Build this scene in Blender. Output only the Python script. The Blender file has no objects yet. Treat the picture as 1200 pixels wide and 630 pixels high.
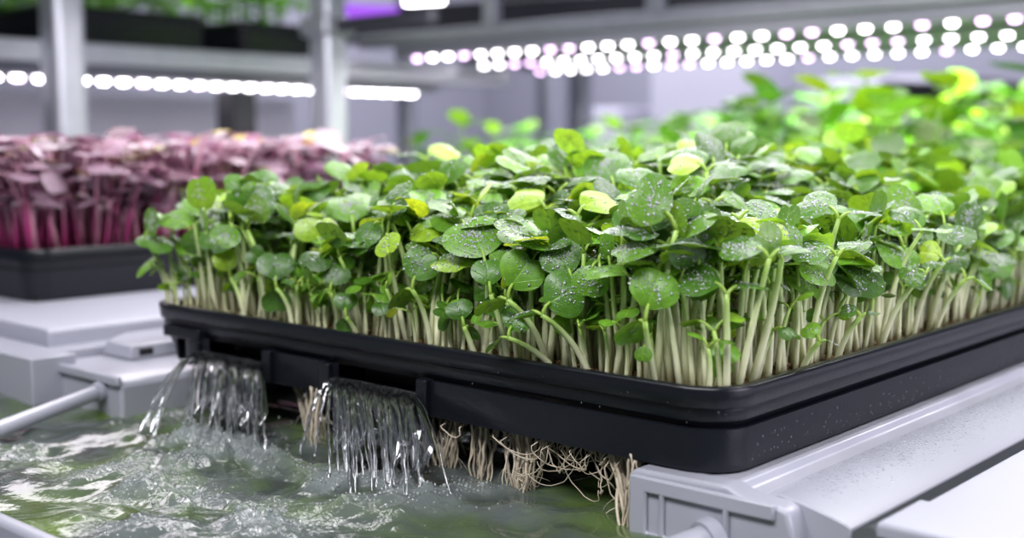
import bpy, bmesh, math, random
import numpy as np
from mathutils import Vector, Matrix
from mathutils.bvhtree import BVHTree

# ------------------------------------------------------------------ basics
SC = bpy.context.scene
COL = SC.collection
R = math.radians
rng = np.random.default_rng(7)
random.seed(7)

# tray space: metres, X along the front edge of the near tray, Y along its right edge, z = 0 at its rim.
CAM = np.array([.3158, -.5209, .1265])
YAW, PITCH, FPX = R(41.5), R(6.0), 1408.
HD = np.array([-math.sin(YAW), math.cos(YAW), 0.])
RT = np.array([math.cos(YAW), math.sin(YAW), 0.])
FW = HD * math.cos(PITCH) - np.array([0, 0, 1.]) * math.sin(PITCH)
CU = np.array([0, 0, 1.]) * math.cos(PITCH) + HD * math.sin(PITCH)

def ray(x, y):
    return FW + RT * (x - 600) / FPX - CU * (y - 315) / FPX

def on_y(x, y, Y):
    r = ray(x, y); return CAM + r * ((Y - CAM[1]) / r[1])

def on_x(x, y, X):
    r = ray(x, y); return CAM + r * ((X - CAM[0]) / r[0])

def on_z(x, y, Z):
    r = ray(x, y); return CAM + r * ((Z - CAM[2]) / r[2])

def at_depth(x, y, d):
    return CAM + ray(x, y) * d

FLOOR_Z = -.95
WATER_Z = -.080

# ------------------------------------------------------------------ object helpers
def tag(o, label, cat, group=None, kind=None):
    if label: o['label'] = label
    if cat: o['category'] = cat
    if group: o['group'] = group
    if kind: o['kind'] = kind
    return o

def empty(name, loc=(0, 0, 0), label=None, cat=None, group=None):
    o = bpy.data.objects.new(name, None)
    COL.objects.link(o)
    o.location = [float(c) for c in loc]
    o.empty_display_size = .01
    return tag(o, label, cat, group)

def mesh(name, V, F, mat, parent=None, col=None, uv=None, smooth=True, loc=None):
    me = bpy.data.meshes.new(name)
    V = np.asarray(V, dtype=float)
    me.from_pydata([tuple(v) for v in V.tolist()], [], [tuple(f) for f in F])
    if smooth:
        me.polygons.foreach_set('use_smooth', [True] * len(me.polygons))
    if col is not None:
        a = me.attributes.new('Col', 'FLOAT_COLOR', 'POINT')
        c = np.ones((len(V), 4)); c[:, :np.asarray(col).shape[1]] = col
        a.data.foreach_set('color', c.ravel())
    if uv is not None:
        a = me.attributes.new('LeafUV', 'FLOAT2', 'POINT')
        a.data.foreach_set('vector', np.asarray(uv, dtype=float).ravel())
    if mat: me.materials.append(mat)
    me.update()
    o = bpy.data.objects.new(name, me)
    COL.objects.link(o)
    if parent is not None: o.parent = parent
    if loc is not None: o.location = [float(c) for c in loc]
    return o

class MB:
    """collects shapes for one mesh"""
    def __init__(s): s.V = []; s.F = []; s.n = 0
    def add(s, V, F):
        V = np.asarray(V, dtype=float)
        s.F += [tuple(i + s.n for i in f) for f in F]
        s.V.append(V); s.n += len(V)
        return s
    def build(s, name, mat, parent=None, bevel=0, seg=2, smooth=True, loc=None, angle=40):
        o = mesh(name, np.vstack(s.V), s.F, mat, parent, smooth=smooth, loc=loc)
        if smooth:
            bm = bmesh.new(); bm.from_mesh(o.data)
            bmesh.ops.recalc_face_normals(bm, faces=bm.faces)
            for e in bm.edges:
                e.smooth = not (len(e.link_faces) == 2 and e.calc_face_angle(0) > R(angle))
            bm.to_mesh(o.data); bm.free()
        if bevel:
            m = o.modifiers.new('bevel', 'BEVEL'); m.width = bevel; m.segments = seg
            m.limit_method = 'ANGLE'; m.angle_limit = R(30)
            m.harden_normals = False
        return o

def box(x0, x1, y0, y1, z0, z1):
    V = [(x0,y0,z0),(x1,y0,z0),(x1,y1,z0),(x0,y1,z0),(x0,y0,z1),(x1,y0,z1),(x1,y1,z1),(x0,y1,z1)]
    F = [(0,3,2,1),(4,5,6,7),(0,1,5,4),(1,2,6,5),(2,3,7,6),(3,0,4,7)]
    return V, F

def extrude_y(profile, y0, y1):
    """profile: closed list of (x,z), counter-clockwise or not; normals are recalculated later"""
    n = len(profile)
    V = [(x, y0, z) for x, z in profile] + [(x, y1, z) for x, z in profile]
    F = [(i, (i+1) % n, n + (i+1) % n, n + i) for i in range(n)]
    F += [tuple(range(n-1, -1, -1)), tuple(range(n, 2*n))]
    return V, F

def tube(P, rad, sides=6, cap=True):
    P = np.asarray(P, dtype=float); n = len(P)
    rad = np.broadcast_to(np.asarray(rad, dtype=float), (n,))
    T = np.gradient(P, axis=0); T /= np.linalg.norm(T, axis=1)[:, None] + 1e-12
    ref = np.array([0, 0, 1.]) if abs(T[0][2]) < .9 else np.array([1., 0, 0])
    V = []
    a = np.linspace(0, 2*np.pi, sides, endpoint=False)
    for i in range(n):
        s = np.cross(T[i], ref); s /= np.linalg.norm(s) + 1e-12
        b = np.cross(s, T[i]); ref = b
        V.append(P[i] + rad[i] * (np.cos(a)[:, None] * s + np.sin(a)[:, None] * b))
    F = []
    for i in range(n-1):
        for j in range(sides):
            k = (j+1) % sides
            F.append((i*sides+j, i*sides+k, (i+1)*sides+k, (i+1)*sides+j))
    if cap:
        F.append(tuple(range(sides-1, -1, -1))); F.append(tuple((n-1)*sides + j for j in range(sides)))
    return np.vstack(V), F

def rrect(x0, x1, y0, y1, r, n=7):
    pts = []
    for cx, cy, a0 in ((x1-r, y0+r, -90), (x1-r, y1-r, 0), (x0+r, y1-r, 90), (x0+r, y0+r, 180)):
        for i in range(n+1):
            a = R(a0 + 90*i/n); pts.append((cx + r*math.cos(a), cy + r*math.sin(a)))
    return pts

def sweep_rect(x0, x1, y0, y1, r, prof, closed=True, n=7):
    """prof: list of (outward offset, z)"""
    loops = []
    for off, z in prof:
        loops.append([(x, y, z) for x, y in rrect(x0-off, x1+off, y0-off, y1+off, max(r+off, .002), n)])
    m = len(loops[0]); V = [p for l in loops for p in l]; F = []
    k = len(loops)
    for i in range(k if closed else k-1):
        a, b = i, (i+1) % k
        for j in range(m):
            q = (j+1) % m
            F.append((a*m+j, a*m+q, b*m+q, b*m+j))
    return V, F

def ico(sub=1):
    bm = bmesh.new(); bmesh.ops.create_icosphere(bm, subdivisions=sub, radius=1)
    V = np.array([v.co[:] for v in bm.verts]); F = [tuple(v.index for v in f.verts) for f in bm.faces]
    bm.free(); return V, F
ICO1 = ico(1); ICO2 = ico(2)

# ------------------------------------------------------------------ materials
def new_mat(name):
    m = bpy.data.materials.new(name); m.use_nodes = True
    nt = m.node_tree
    return m, nt, nt.nodes['Principled BSDF'], nt.nodes['Material Output']

def pmat(name, color, rough=.5, metal=0, spec=.5, noise=0, nscale=20, bump=0, bscale=60, coat=0, **kw):
    m, nt, p, out = new_mat(name)
    p.inputs['Base Color'].default_value = (*color, 1)
    p.inputs['Roughness'].default_value = rough
    p.inputs['Metallic'].default_value = metal
    p.inputs['Specular IOR Level'].default_value = spec
    p.inputs['Coat Weight'].default_value = coat
    tc = nt.nodes.new('ShaderNodeTexCoord')
    if noise:
        nz = nt.nodes.new('ShaderNodeTexNoise'); nz.inputs['Scale'].default_value = nscale
        nz.inputs['Detail'].default_value = 5
        nt.links.new(tc.outputs['Object'], nz.inputs['Vector'])
        mx = nt.nodes.new('ShaderNodeMix'); mx.data_type = 'RGBA'
        mx.inputs['A'].default_value = (*[c*(1-noise) for c in color], 1)
        mx.inputs['B'].default_value = (*[min(1, c*(1+noise)) for c in color], 1)
        nt.links.new(nz.outputs['Fac'], mx.inputs['Factor'])
        nt.links.new(mx.outputs['Result'], p.inputs['Base Color'])
    if bump:
        nb = nt.nodes.new('ShaderNodeTexNoise'); nb.inputs['Scale'].default_value = bscale
        nt.links.new(tc.outputs['Object'], nb.inputs['Vector'])
        b = nt.nodes.new('ShaderNodeBump'); b.inputs['Strength'].default_value = bump
        b.inputs['Distance'].default_value = .002
        nt.links.new(nb.outputs['Fac'], b.inputs['Height'])
        nt.links.new(b.outputs['Normal'], p.inputs['Normal'])
    return m

def emit(name, color, strength):
    m, nt, p, out = new_mat(name)
    e = nt.nodes.new('ShaderNodeEmission'); e.inputs['Color'].default_value = (*color, 1)
    e.inputs['Strength'].default_value = strength
    nt.links.new(e.outputs[0], out.inputs['Surface']); nt.nodes.remove(p)
    return m

def math_node(nt, op, a, b=None, c=None):
    n = nt.nodes.new('ShaderNodeMath'); n.operation = op
    for i, v in enumerate((a, b, c)):
        if v is None: continue
        if isinstance(v, (int, float)): n.inputs[i].default_value = v
        else: nt.links.new(v, n.inputs[i])
    return n.outputs[0]

def leaf_mat(name, transl=.34, trans_gain=(1.9, 1.35, .7), rough=.38, wet=True, coat=.35):
    m, nt, p, out = new_mat(name)
    L = nt.links.new
    at = nt.nodes.new('ShaderNodeAttribute'); at.attribute_name = 'Col'
    uv = nt.nodes.new('ShaderNodeAttribute'); uv.attribute_name = 'LeafUV'
    sx = nt.nodes.new('ShaderNodeSeparateXYZ'); L(uv.outputs['Vector'], sx.inputs[0])
    u, v = sx.outputs[0], sx.outputs[1]
    av = math_node(nt, 'ABSOLUTE', v)
    mid = nt.nodes.new('ShaderNodeMapRange'); L(av, mid.inputs['Value'])
    mid.inputs['From Min'].default_value = .02; mid.inputs['From Max'].default_value = .06
    mid.inputs['To Min'].default_value = 1; mid.inputs['To Max'].default_value = 0
    lat = math_node(nt, 'FRACT', math_node(nt, 'MULTIPLY', math_node(nt, 'SUBTRACT', u, math_node(nt, 'MULTIPLY', av, .9)), 1.7))
    lat = math_node(nt, 'ABSOLUTE', math_node(nt, 'SUBTRACT', lat, .5))
    lm = nt.nodes.new('ShaderNodeMapRange'); L(lat, lm.inputs['Value'])
    lm.inputs['From Min'].default_value = .01; lm.inputs['From Max'].default_value = .07
    lm.inputs['To Min'].default_value = .6; lm.inputs['To Max'].default_value = 0
    vein = math_node(nt, 'MAXIMUM', mid.outputs[0], lm.outputs[0])
    nz = nt.nodes.new('ShaderNodeTexNoise'); nz.inputs['Scale'].default_value = 2.5
    L(uv.outputs['Vector'], nz.inputs['Vector'])
    hs = nt.nodes.new('ShaderNodeHueSaturation'); L(at.outputs['Color'], hs.inputs['Color'])
    L(math_node(nt, 'MULTIPLY_ADD', nz.outputs['Fac'], .7, .65), hs.inputs['Value'])
    mx = nt.nodes.new('ShaderNodeMix'); mx.data_type = 'RGBA'; mx.blend_type = 'MIX'
    L(math_node(nt, 'MULTIPLY', vein, .35), mx.inputs['Factor'])
    L(hs.outputs['Color'], mx.inputs['A'])
    br = nt.nodes.new('ShaderNodeMix'); br.data_type = 'RGBA'; br.blend_type = 'MULTIPLY'
    br.inputs['Factor'].default_value = 1; br.inputs['B'].default_value = (2.4, 1.9, 1.8, 1)
    L(hs.outputs['Color'], br.inputs['A']); L(br.outputs['Result'], mx.inputs['B'])
    L(mx.outputs['Result'], p.inputs['Base Color'])
    p.inputs['Roughness'].default_value = rough
    p.inputs['Coat Weight'].default_value = coat; p.inputs['Coat Roughness'].default_value = .22
    bump = nt.nodes.new('ShaderNodeBump'); bump.inputs['Strength'].default_value = .35; bump.inputs['Distance'].default_value = .0006
    L(math_node(nt, 'MULTIPLY', vein, -1.), bump.inputs['Height'])
    nrm = bump.outputs['Normal']
    if wet:   # beads of water lying on the upper side
        vo = nt.nodes.new('ShaderNodeTexVoronoi'); vo.inputs['Scale'].default_value = 6.5
        vo.inputs['Randomness'].default_value = 1; L(uv.outputs['Vector'], vo.inputs['Vector'])
        wn = nt.nodes.new('ShaderNodeSeparateColor'); L(vo.outputs['Color'], wn.inputs[0])
        rad = math_node(nt, 'MULTIPLY_ADD', wn.outputs[0], .34, .10)
        q = math_node(nt, 'DIVIDE', vo.outputs['Distance'], rad)
        dome = math_node(nt, 'SQRT', math_node(nt, 'MAXIMUM', math_node(nt, 'SUBTRACT', 1., math_node(nt, 'MULTIPLY', q, q)), 0.))
        gm = nt.nodes.new('ShaderNodeNewGeometry')
        top = math_node(nt, 'SUBTRACT', 1., gm.outputs['Backfacing'])
        sw = math_node(nt, 'MULTIPLY', top, at.outputs['Alpha'])
        b2 = nt.nodes.new('ShaderNodeBump'); b2.inputs['Distance'].default_value = .0011
        L(sw, b2.inputs['Strength'])
        L(math_node(nt, 'MULTIPLY', dome, rad), b2.inputs['Height']); L(nrm, b2.inputs['Normal'])
        nrm = b2.outputs['Normal']
        ins = math_node(nt, 'MULTIPLY', math_node(nt, 'GREATER_THAN', dome, .05), sw)
        L(math_node(nt, 'MULTIPLY_ADD', ins, -.30, rough), p.inputs['Roughness'])
        L(math_node(nt, 'MULTIPLY_ADD', ins, .9, coat * .9), p.inputs['Coat Weight'])
        L(math_node(nt, 'MULTIPLY_ADD', ins, -.17, .22), p.inputs['Coat Roughness'])
        L(nrm, p.inputs['Coat Normal'])
    L(nrm, p.inputs['Normal'])
    tr = nt.nodes.new('ShaderNodeBsdfTranslucent')
    tg = nt.nodes.new('ShaderNodeMix'); tg.data_type = 'RGBA'; tg.blend_type = 'MULTIPLY'
    tg.inputs['Factor'].default_value = 1; tg.inputs['B'].default_value = (*trans_gain, 1)
    L(mx.outputs['Result'], tg.inputs['A']); L(tg.outputs['Result'], tr.inputs['Color'])
    ms = nt.nodes.new('ShaderNodeMixShader'); ms.inputs[0].default_value = transl
    L(p.outputs[0], ms.inputs[1]); L(tr.outputs[0], ms.inputs[2]); L(ms.outputs[0], out.inputs['Surface'])
    return m

def stem_mat(name, transl=.25):
    m, nt, p, out = new_mat(name); L = nt.links.new
    at = nt.nodes.new('ShaderNodeAttribute'); at.attribute_name = 'Col'
    L(at.outputs['Color'], p.inputs['Base Color']); p.inputs['Roughness'].default_value = .36
    p.inputs['Coat Weight'].default_value = .25; p.inputs['Coat Roughness'].default_value = .2
    tr = nt.nodes.new('ShaderNodeBsdfTranslucent'); L(at.outputs['Color'], tr.inputs['Color'])
    ms = nt.nodes.new('ShaderNodeMixShader'); ms.inputs[0].default_value = transl
    L(p.outputs[0], ms.inputs[1]); L(tr.outputs[0], ms.inputs[2]); L(ms.outputs[0], out.inputs['Surface'])
    return m

def water_glass(name, white=.18):
    m, nt, p, out = new_mat(name); L = nt.links.new
    p.inputs['Base Color'].default_value = (.97, .985, 1, 1)
    p.inputs['Roughness'].default_value = .03; p.inputs['IOR'].default_value = 1.33
    p.inputs['Transmission Weight'].default_value = 1
    gl = nt.nodes.new('ShaderNodeBsdfGlossy'); gl.inputs['Roughness'].default_value = .16
    gl.inputs['Color'].default_value = (.97, .98, 1, 1)
    ms = nt.nodes.new('ShaderNodeMixShader'); ms.inputs[0].default_value = white
    L(p.outputs[0], ms.inputs[1]); L(gl.outputs[0], ms.inputs[2]); L(ms.outputs[0], out.inputs['Surface'])
    return m

M = {}
M['leaf'] = leaf_mat('sprout leaf')
M['stem'] = stem_mat('sprout stem')
M['purple_leaf'] = leaf_mat('purple leaf', transl=.2, trans_gain=(1.5, .8, 1.2), wet=False, rough=.45, coat=.3)
M['purple_stem'] = stem_mat('magenta stem', .35)
M['green_leaf'] = leaf_mat('leafy green', transl=.58, trans_gain=(1.6, 1.6, .7), wet=False, rough=.5, coat=.15)
M['black'] = pmat('black plastic', (.006, .007, .011), .30, spec=.40, noise=.2, nscale=90, bump=.06, bscale=400)
M['black_deep'] = pmat('black plastic inside', (.008, .008, .010), .5)
M['white'] = pmat('white plastic', (.365, .37, .43), .30, noise=.03, nscale=6, coat=.15)
M['white_matt'] = pmat('white matt plastic', (.37, .375, .44), .5, noise=.03, nscale=5)
M['steel'] = pmat('galvanised steel', (.56, .58, .63), .38, metal=.75, noise=.12, nscale=30)
M['wall'] = pmat('painted wall', (.34, .34, .40), .8, noise=.05, nscale=2)
M['panel'] = pmat('pale wall panel', (.62, .61, .70), .6, noise=.04, nscale=2)
M['lilac'] = pmat('reflector sheet with LED tint', (.56, .47, .68), .5)  # white sheet; the violet LED light on it is put into its colour
M['dark'] = pmat('dark metal', (.03, .032, .04), .5)
M['floor'] = pmat('floor', (.30, .30, .33), .5, noise=.1, nscale=3)
M['soil'] = pmat('seed mat', (.10, .065, .03), .85, noise=.6, nscale=180, bump=.8, bscale=300)
M['husk'] = pmat('seed husk', (.22, .12, .055), .6, noise=.5, nscale=60)
M['husk_pale'] = pmat('pale seed', (.75, .66, .45), .5)
M['root'] = pmat('root', (.50, .43, .33), .35, noise=.25, nscale=120)
M['water_thread'] = water_glass('falling water', .30)
M['drop'] = water_glass('droplet', .35)
def bead_mat(name):
    m, nt, p, out = new_mat(name); L = nt.links.new
    nt.nodes.remove(p)
    tr = nt.nodes.new('ShaderNodeBsdfTransparent'); tr.inputs['Color'].default_value = (.93, .97, .93, 1)
    gl = nt.nodes.new('ShaderNodeBsdfGlossy'); gl.inputs['Roughness'].default_value = .12
    df = nt.nodes.new('ShaderNodeBsdfDiffuse'); df.inputs['Color'].default_value = (.85, .9, .9, 1)  # diffuse white stands in for the bright glints on the beads
    fr = nt.nodes.new('ShaderNodeFresnel'); fr.inputs['IOR'].default_value = 1.5
    m1 = nt.nodes.new('ShaderNodeMixShader'); m1.inputs[0].default_value = .36
    L(tr.outputs[0], m1.inputs[1]); L(df.outputs[0], m1.inputs[2])
    m2 = nt.nodes.new('ShaderNodeMixShader'); L(math_node(nt, 'MULTIPLY_ADD', fr.outputs[0], .8, .22), m2.inputs[0])
    L(m1.outputs[0], m2.inputs[1]); L(gl.outputs[0], m2.inputs[2]); L(m2.outputs[0], out.inputs['Surface'])
    return m
M['wet_bead'] = pmat('bead on black plastic', (.02, .02, .026), .06, spec=.7)
M['bead'] = bead_mat('water bead')
M['sweat'] = pmat('condensation', (.40, .41, .47), .08, spec=.9, coat=.6)
M['led'] = emit('led', (1, .94, 1), 14)
M['led_violet'] = emit('violet led', (.92, .60, 1), 9)
M['violet_tube'] = emit('violet tube', (.42, .12, .95), 1.1)

def pool_mat():
    m, nt, p, out = new_mat('tank water'); L = nt.links.new
    tc = nt.nodes.new('ShaderNodeTexCoord')
    nz = nt.nodes.new('ShaderNodeTexNoise'); nz.inputs['Scale'].default_value = 9; nz.inputs['Detail'].default_value = 4
    nz.inputs['Distortion'].default_value = .8
    L(tc.outputs['Object'], nz.inputs['Vector'])
    cr = nt.nodes.new('ShaderNodeValToRGB')
    cr.color_ramp.elements[0].position = .47; cr.color_ramp.elements[0].color = (.062, .076, .068, 1)
    cr.color_ramp.elements[1].position = .68; cr.color_ramp.elements[1].color = (.105, .175, .022, 1)
    L(nz.outputs['Fac'], cr.inputs['Fac'])
    at = nt.nodes.new('ShaderNodeAttribute'); at.attribute_name = 'Col'      # froth: water full of air bubbles
    mx = nt.nodes.new('ShaderNodeMix'); mx.data_type = 'RGBA'
    sp = nt.nodes.new('ShaderNodeSeparateColor'); L(at.outputs['Color'], sp.inputs[0])
    L(sp.outputs[0], mx.inputs['Factor']); L(cr.outputs['Color'], mx.inputs['A']); mx.inputs['B'].default_value = (.20, .225, .225, 1)
    L(mx.outputs['Result'], p.inputs['Base Color'])
    p.inputs['Roughness'].default_value = .05; p.inputs['IOR'].default_value = 1.38
    p.inputs['Specular IOR Level'].default_value = .7
    n2 = nt.nodes.new('ShaderNodeTexNoise'); n2.inputs['Scale'].default_value = 240; n2.inputs['Detail'].default_value = 3
    L(tc.outputs['Object'], n2.inputs['Vector'])
    b = nt.nodes.new('ShaderNodeBump'); b.inputs['Distance'].default_value = .004
    L(math_node(nt, 'MULTIPLY_ADD', sp.outputs[0], .65, .05), b.inputs['Strength'])
    L(n2.outputs['Fac'], b.inputs['Height']); L(b.outputs['Normal'], p.inputs['Normal'])
    return m
M['pool'] = pool_mat()

# ------------------------------------------------------------------ smooth pseudo-noise (sum of random sines)
def make_noise(seed, n=10, f0=1., f1=3.):
    r = np.random.default_rng(seed)
    k = r.uniform(f0, f1, n); a = r.uniform(0, 2*np.pi, n); ph = r.uniform(0, 2*np.pi, n)
    kx, ky = k*np.cos(a), k*np.sin(a)
    def f(x, y):
        x = np.asarray(x); y = np.asarray(y); s = 0
        for i in range(n): s = s + np.sin(kx[i]*x + ky[i]*y + ph[i])
        return s / math.sqrt(n/2)
    return f

def smooth(a, b, x):
    t = np.clip((x-a)/(b-a), 0, 1); return t*t*(3-2*t)

# ------------------------------------------------------------------ sprouts
def unit(v):
    v = np.asarray(v, dtype=float); return v / (np.linalg.norm(v) + 1e-12)

_LT = {}
def leaf_template(rings, segs):
    k = (rings, segs)
    if k in _LT: return _LT[k]
    th = np.linspace(-np.pi, np.pi, segs, endpoint=False)
    s = [0.]; t = [0.]
    for i in range(1, rings+1):
        s += [i/rings]*segs; t += list(th)
    F = [(0, 1+j, 1+(j+1) % segs) for j in range(segs)]
    for i in range(rings-1):
        a, b = 1+i*segs, 1+(i+1)*segs
        F += [(a+j, b+j, b+(j+1) % segs, a+(j+1) % segs) for j in range(segs)]
    _LT[k] = (np.array(s), np.array(t), F); return _LT[k]

def leaf_blade(r, base, d, n, L, rings=3, segs=16, width=1.12, notch=.24, dome=.16, crease=.10, oval=0):
    s, t, F = leaf_template(rings, segs)
    d = unit(d); n = unit(n - d*np.dot(n, d)); sd = np.cross(n, d)
    rho = (1 - notch*np.exp(-(t/.30)**2)) * (1 + .10*np.exp(-((np.abs(t)-np.pi)/.45)**2)) * (1 + .05*np.cos(2*t+np.pi))
    rho = rho * (1 + oval*np.cos(t)**2)
    x = (.5 + .5*s*rho*np.cos(t)); y = .5*width*s*rho*np.sin(t)
    ph = r.uniform(0, 6.28)
    z = crease*np.abs(y) - dome*((x-.35)**2*1.1 + y**2*.9) + .025*s**2*np.sin(3*t+ph) - .02
    P = base + L*(x[:, None]*d + y[:, None]*sd + z[:, None]*n)
    uv = np.stack([x*L*100 + r.uniform(0, 0.001), y*L*100], 1)
    return P, F, uv

def bez(a, b, c, n):
    t = np.linspace(0, 1, n)[:, None]
    return (1-t)**2*a + 2*t*(1-t)*b + t*t*c

GREENS = [np.array(c) for c in ((.052, .150, .012), (.075, .205, .016), (.112, .265, .022), (.064, .172, .020))]
YELLOWS = [np.array(c) for c in ((.26, .50, .045), (.34, .56, .04), (.20, .44, .05))]

class Sprout: pass

_BV = np.array([(0, 0, 1.)] + [(math.cos(a), math.sin(a), .45) for a in np.linspace(0, 2*np.pi, 6, endpoint=False)] + [(.8*math.cos(a), .8*math.sin(a), -.15) for a in np.linspace(.5, 2*np.pi+.5, 6, endpoint=False)])
_BF = [(0, 1+i, 1+(i+1) % 6) for i in range(6)] + [(1+i, 7+i, 1+(i+1) % 6) for i in range(6)] + [(7+i, 7+(i+1) % 6, 1+(i+1) % 6) for i in range(6)]
def beads(r, V, F, n, count):
    """water beads sitting on the upper side of a blade"""
    if count < 1: return None
    T = np.array([f[:3] for f in F])[r.integers(0, len(F), count)]
    A, B, C = V[T[:, 0]], V[T[:, 1]], V[T[:, 2]]
    w = r.dirichlet(np.ones(3), count)
    p = w[:, :1]*A + w[:, 1:2]*B + w[:, 2:]*C
    nn = np.cross(B-A, C-A); nn /= np.linalg.norm(nn, axis=1)[:, None] + 1e-12
    nn *= np.where(nn @ n > 0, 1, -1)[:, None]
    a = np.cross(nn, (.3, .5, .81)); a /= np.linalg.norm(a, axis=1)[:, None] + 1e-12
    b = np.cross(nn, a)
    s_ = np.minimum(.0010, .00026*np.exp(np.abs(r.normal(size=count))*.62))[:, None, None]
    P = p[:, None] + s_*(_BV[None, :, :1]*a[:, None] + _BV[None, :, 1:2]*b[:, None] + .75*_BV[None, :, 2:]*nn[:, None])
    faces = (np.array(_BF)[None] + (np.arange(count)*len(_BV))[:, None, None]).reshape(-1, 3)
    return P.reshape(-1, 3), [tuple(f) for f in faces.tolist()]

def grow(r, base, tip, leaves, rad=.0019, sides=6, rows=6, rings=3, segs=16, c_low=(.88, .89, .60), c_high=(.44, .68, .13), bow=0.0, dew=0):
    """leaves: list of (base_point, d, n, L, colour, wet). Gives stem (V,F,C) and one (V,F,C,UV) per leaf with its stalk"""
    base = np.asarray(base, float); tip = np.asarray(tip, float)
    h = tip[2]-base[2]
    side = np.array([r.normal(), r.normal(), 0])*h*.05
    mid = base*.45 + tip*.55 + side + np.array([0, 0, h*(.10+bow)])
    mid[:2] = base[:2]*.72 + tip[:2]*.28 + side[:2]
    P = bez(base, mid, tip, rows)
    tt = np.linspace(0, 1, rows)
    rr = rad*(1.08 - .38*tt)
    V, F = tube(P, rr, sides)
    c = np.asarray(c_low)[None]*(1-smooth(.25, 1., tt))[:, None] + np.asarray(c_high)[None]*smooth(.25, 1., tt)[:, None]
    c = c*r.uniform(.82, 1.08)
    C = np.repeat(c, sides, 0)
    o = Sprout(); o.base = base; o.tip = tip; o.stem = (V, F, np.clip(C, 0, 1)); o.leaves = []; o.beads = []
    for (lb, d, n, L, col, wet) in leaves:
        lb = np.asarray(lb, float); d = unit(d)
        up = unit(P[-1]-P[-2])
        pm = tip*.5 + lb*.5 + up*np.linalg.norm(lb-tip)*.22
        PV, PF = tube(bez(tip - up*rad*.5, pm, lb + d*L*.10 - unit(n)*L*.012, 4), [rad*.62, rad*.55, rad*.5, rad*.35], 5 if sides > 4 else 4)
        BV, BF, uv = leaf_blade(r, lb, d, np.asarray(n, float), L, rings, segs,
                                width=r.uniform(1.05, 1.24), notch=r.uniform(.14, .32), dome=r.uniform(.16, .58), crease=r.uniform(.02, .22))
        k = len(PV)
        V2 = np.vstack([PV, BV]); F2 = PF + [tuple(i+k for i in f) for f in BF]
        pc = np.asarray(c_high)*.9
        C2 = np.zeros((len(V2), 4)); C2[:k, :3] = pc; C2[k:, :3] = col; C2[:k, 3] = 0; C2[k:, 3] = wet
        U2 = np.zeros((len(V2), 2)); U2[:k] = (5, 3); U2[k:] = uv
        o.leaves.append((V2, F2, C2, U2))
        o.beads.append(beads(r, BV, BF, np.asarray(n, float), int(dew*wet*(L/.02)**2)) if dew*wet > 2 else None)
    return o

TX0, TX1, TY0, TY1 = -.54, 0., 0., 1.0      # near tray
MED_Z = -.006
hn = make_noise(3, 8, 20, 60)
hn2 = make_noise(5, 8, 60, 160)

def canopy(x, y):
    e = np.minimum(np.minimum(y-TY0, TX1-x), np.minimum((x-TX0)*1.0, 1))
    h = .066 + .043*smooth(.0, .20, e)
    h = h + .006*hn(x, y) + .003*hn2(x, y)
    return h - .010*smooth(.4, .95, y)

sprouts = []        # (Sprout, zone)
def leaf_colour(r, deep):
    q = r.random()
    if q < .10: c = YELLOWS[r.integers(3)]
    elif q < .30: c = GREENS[2]*1.5
    else: c = GREENS[r.integers(4)]
    return c*r.uniform(.8, 1.25)*(1-.2*deep)

def hides_hero(s):
    for (V, F, C, U) in s.leaves:
        for p in (V[-1], V[len(V)//2], V[20 if len(V) > 40 else 17]):
            q = p-CAM; dep = float(q@FW); u = 600+FPX*float(q@RT)/dep; v = 315-FPX*float(q@CU)/dep
            for hx, hy, hr, hdep in HERO_SPOTS:
                if dep < hdep+.004 and (u-hx)**2+(v-hy)**2 < hr*hr: return True
    return False

def add_sprout(r, x, y, zone, scale=1., small=False, fine=True):
    for k in range(5):
        s = make_sprout(r, x, y, zone, scale, small or k > 2, fine)
        if not hides_hero(s): sprouts.append(s); return

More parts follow.
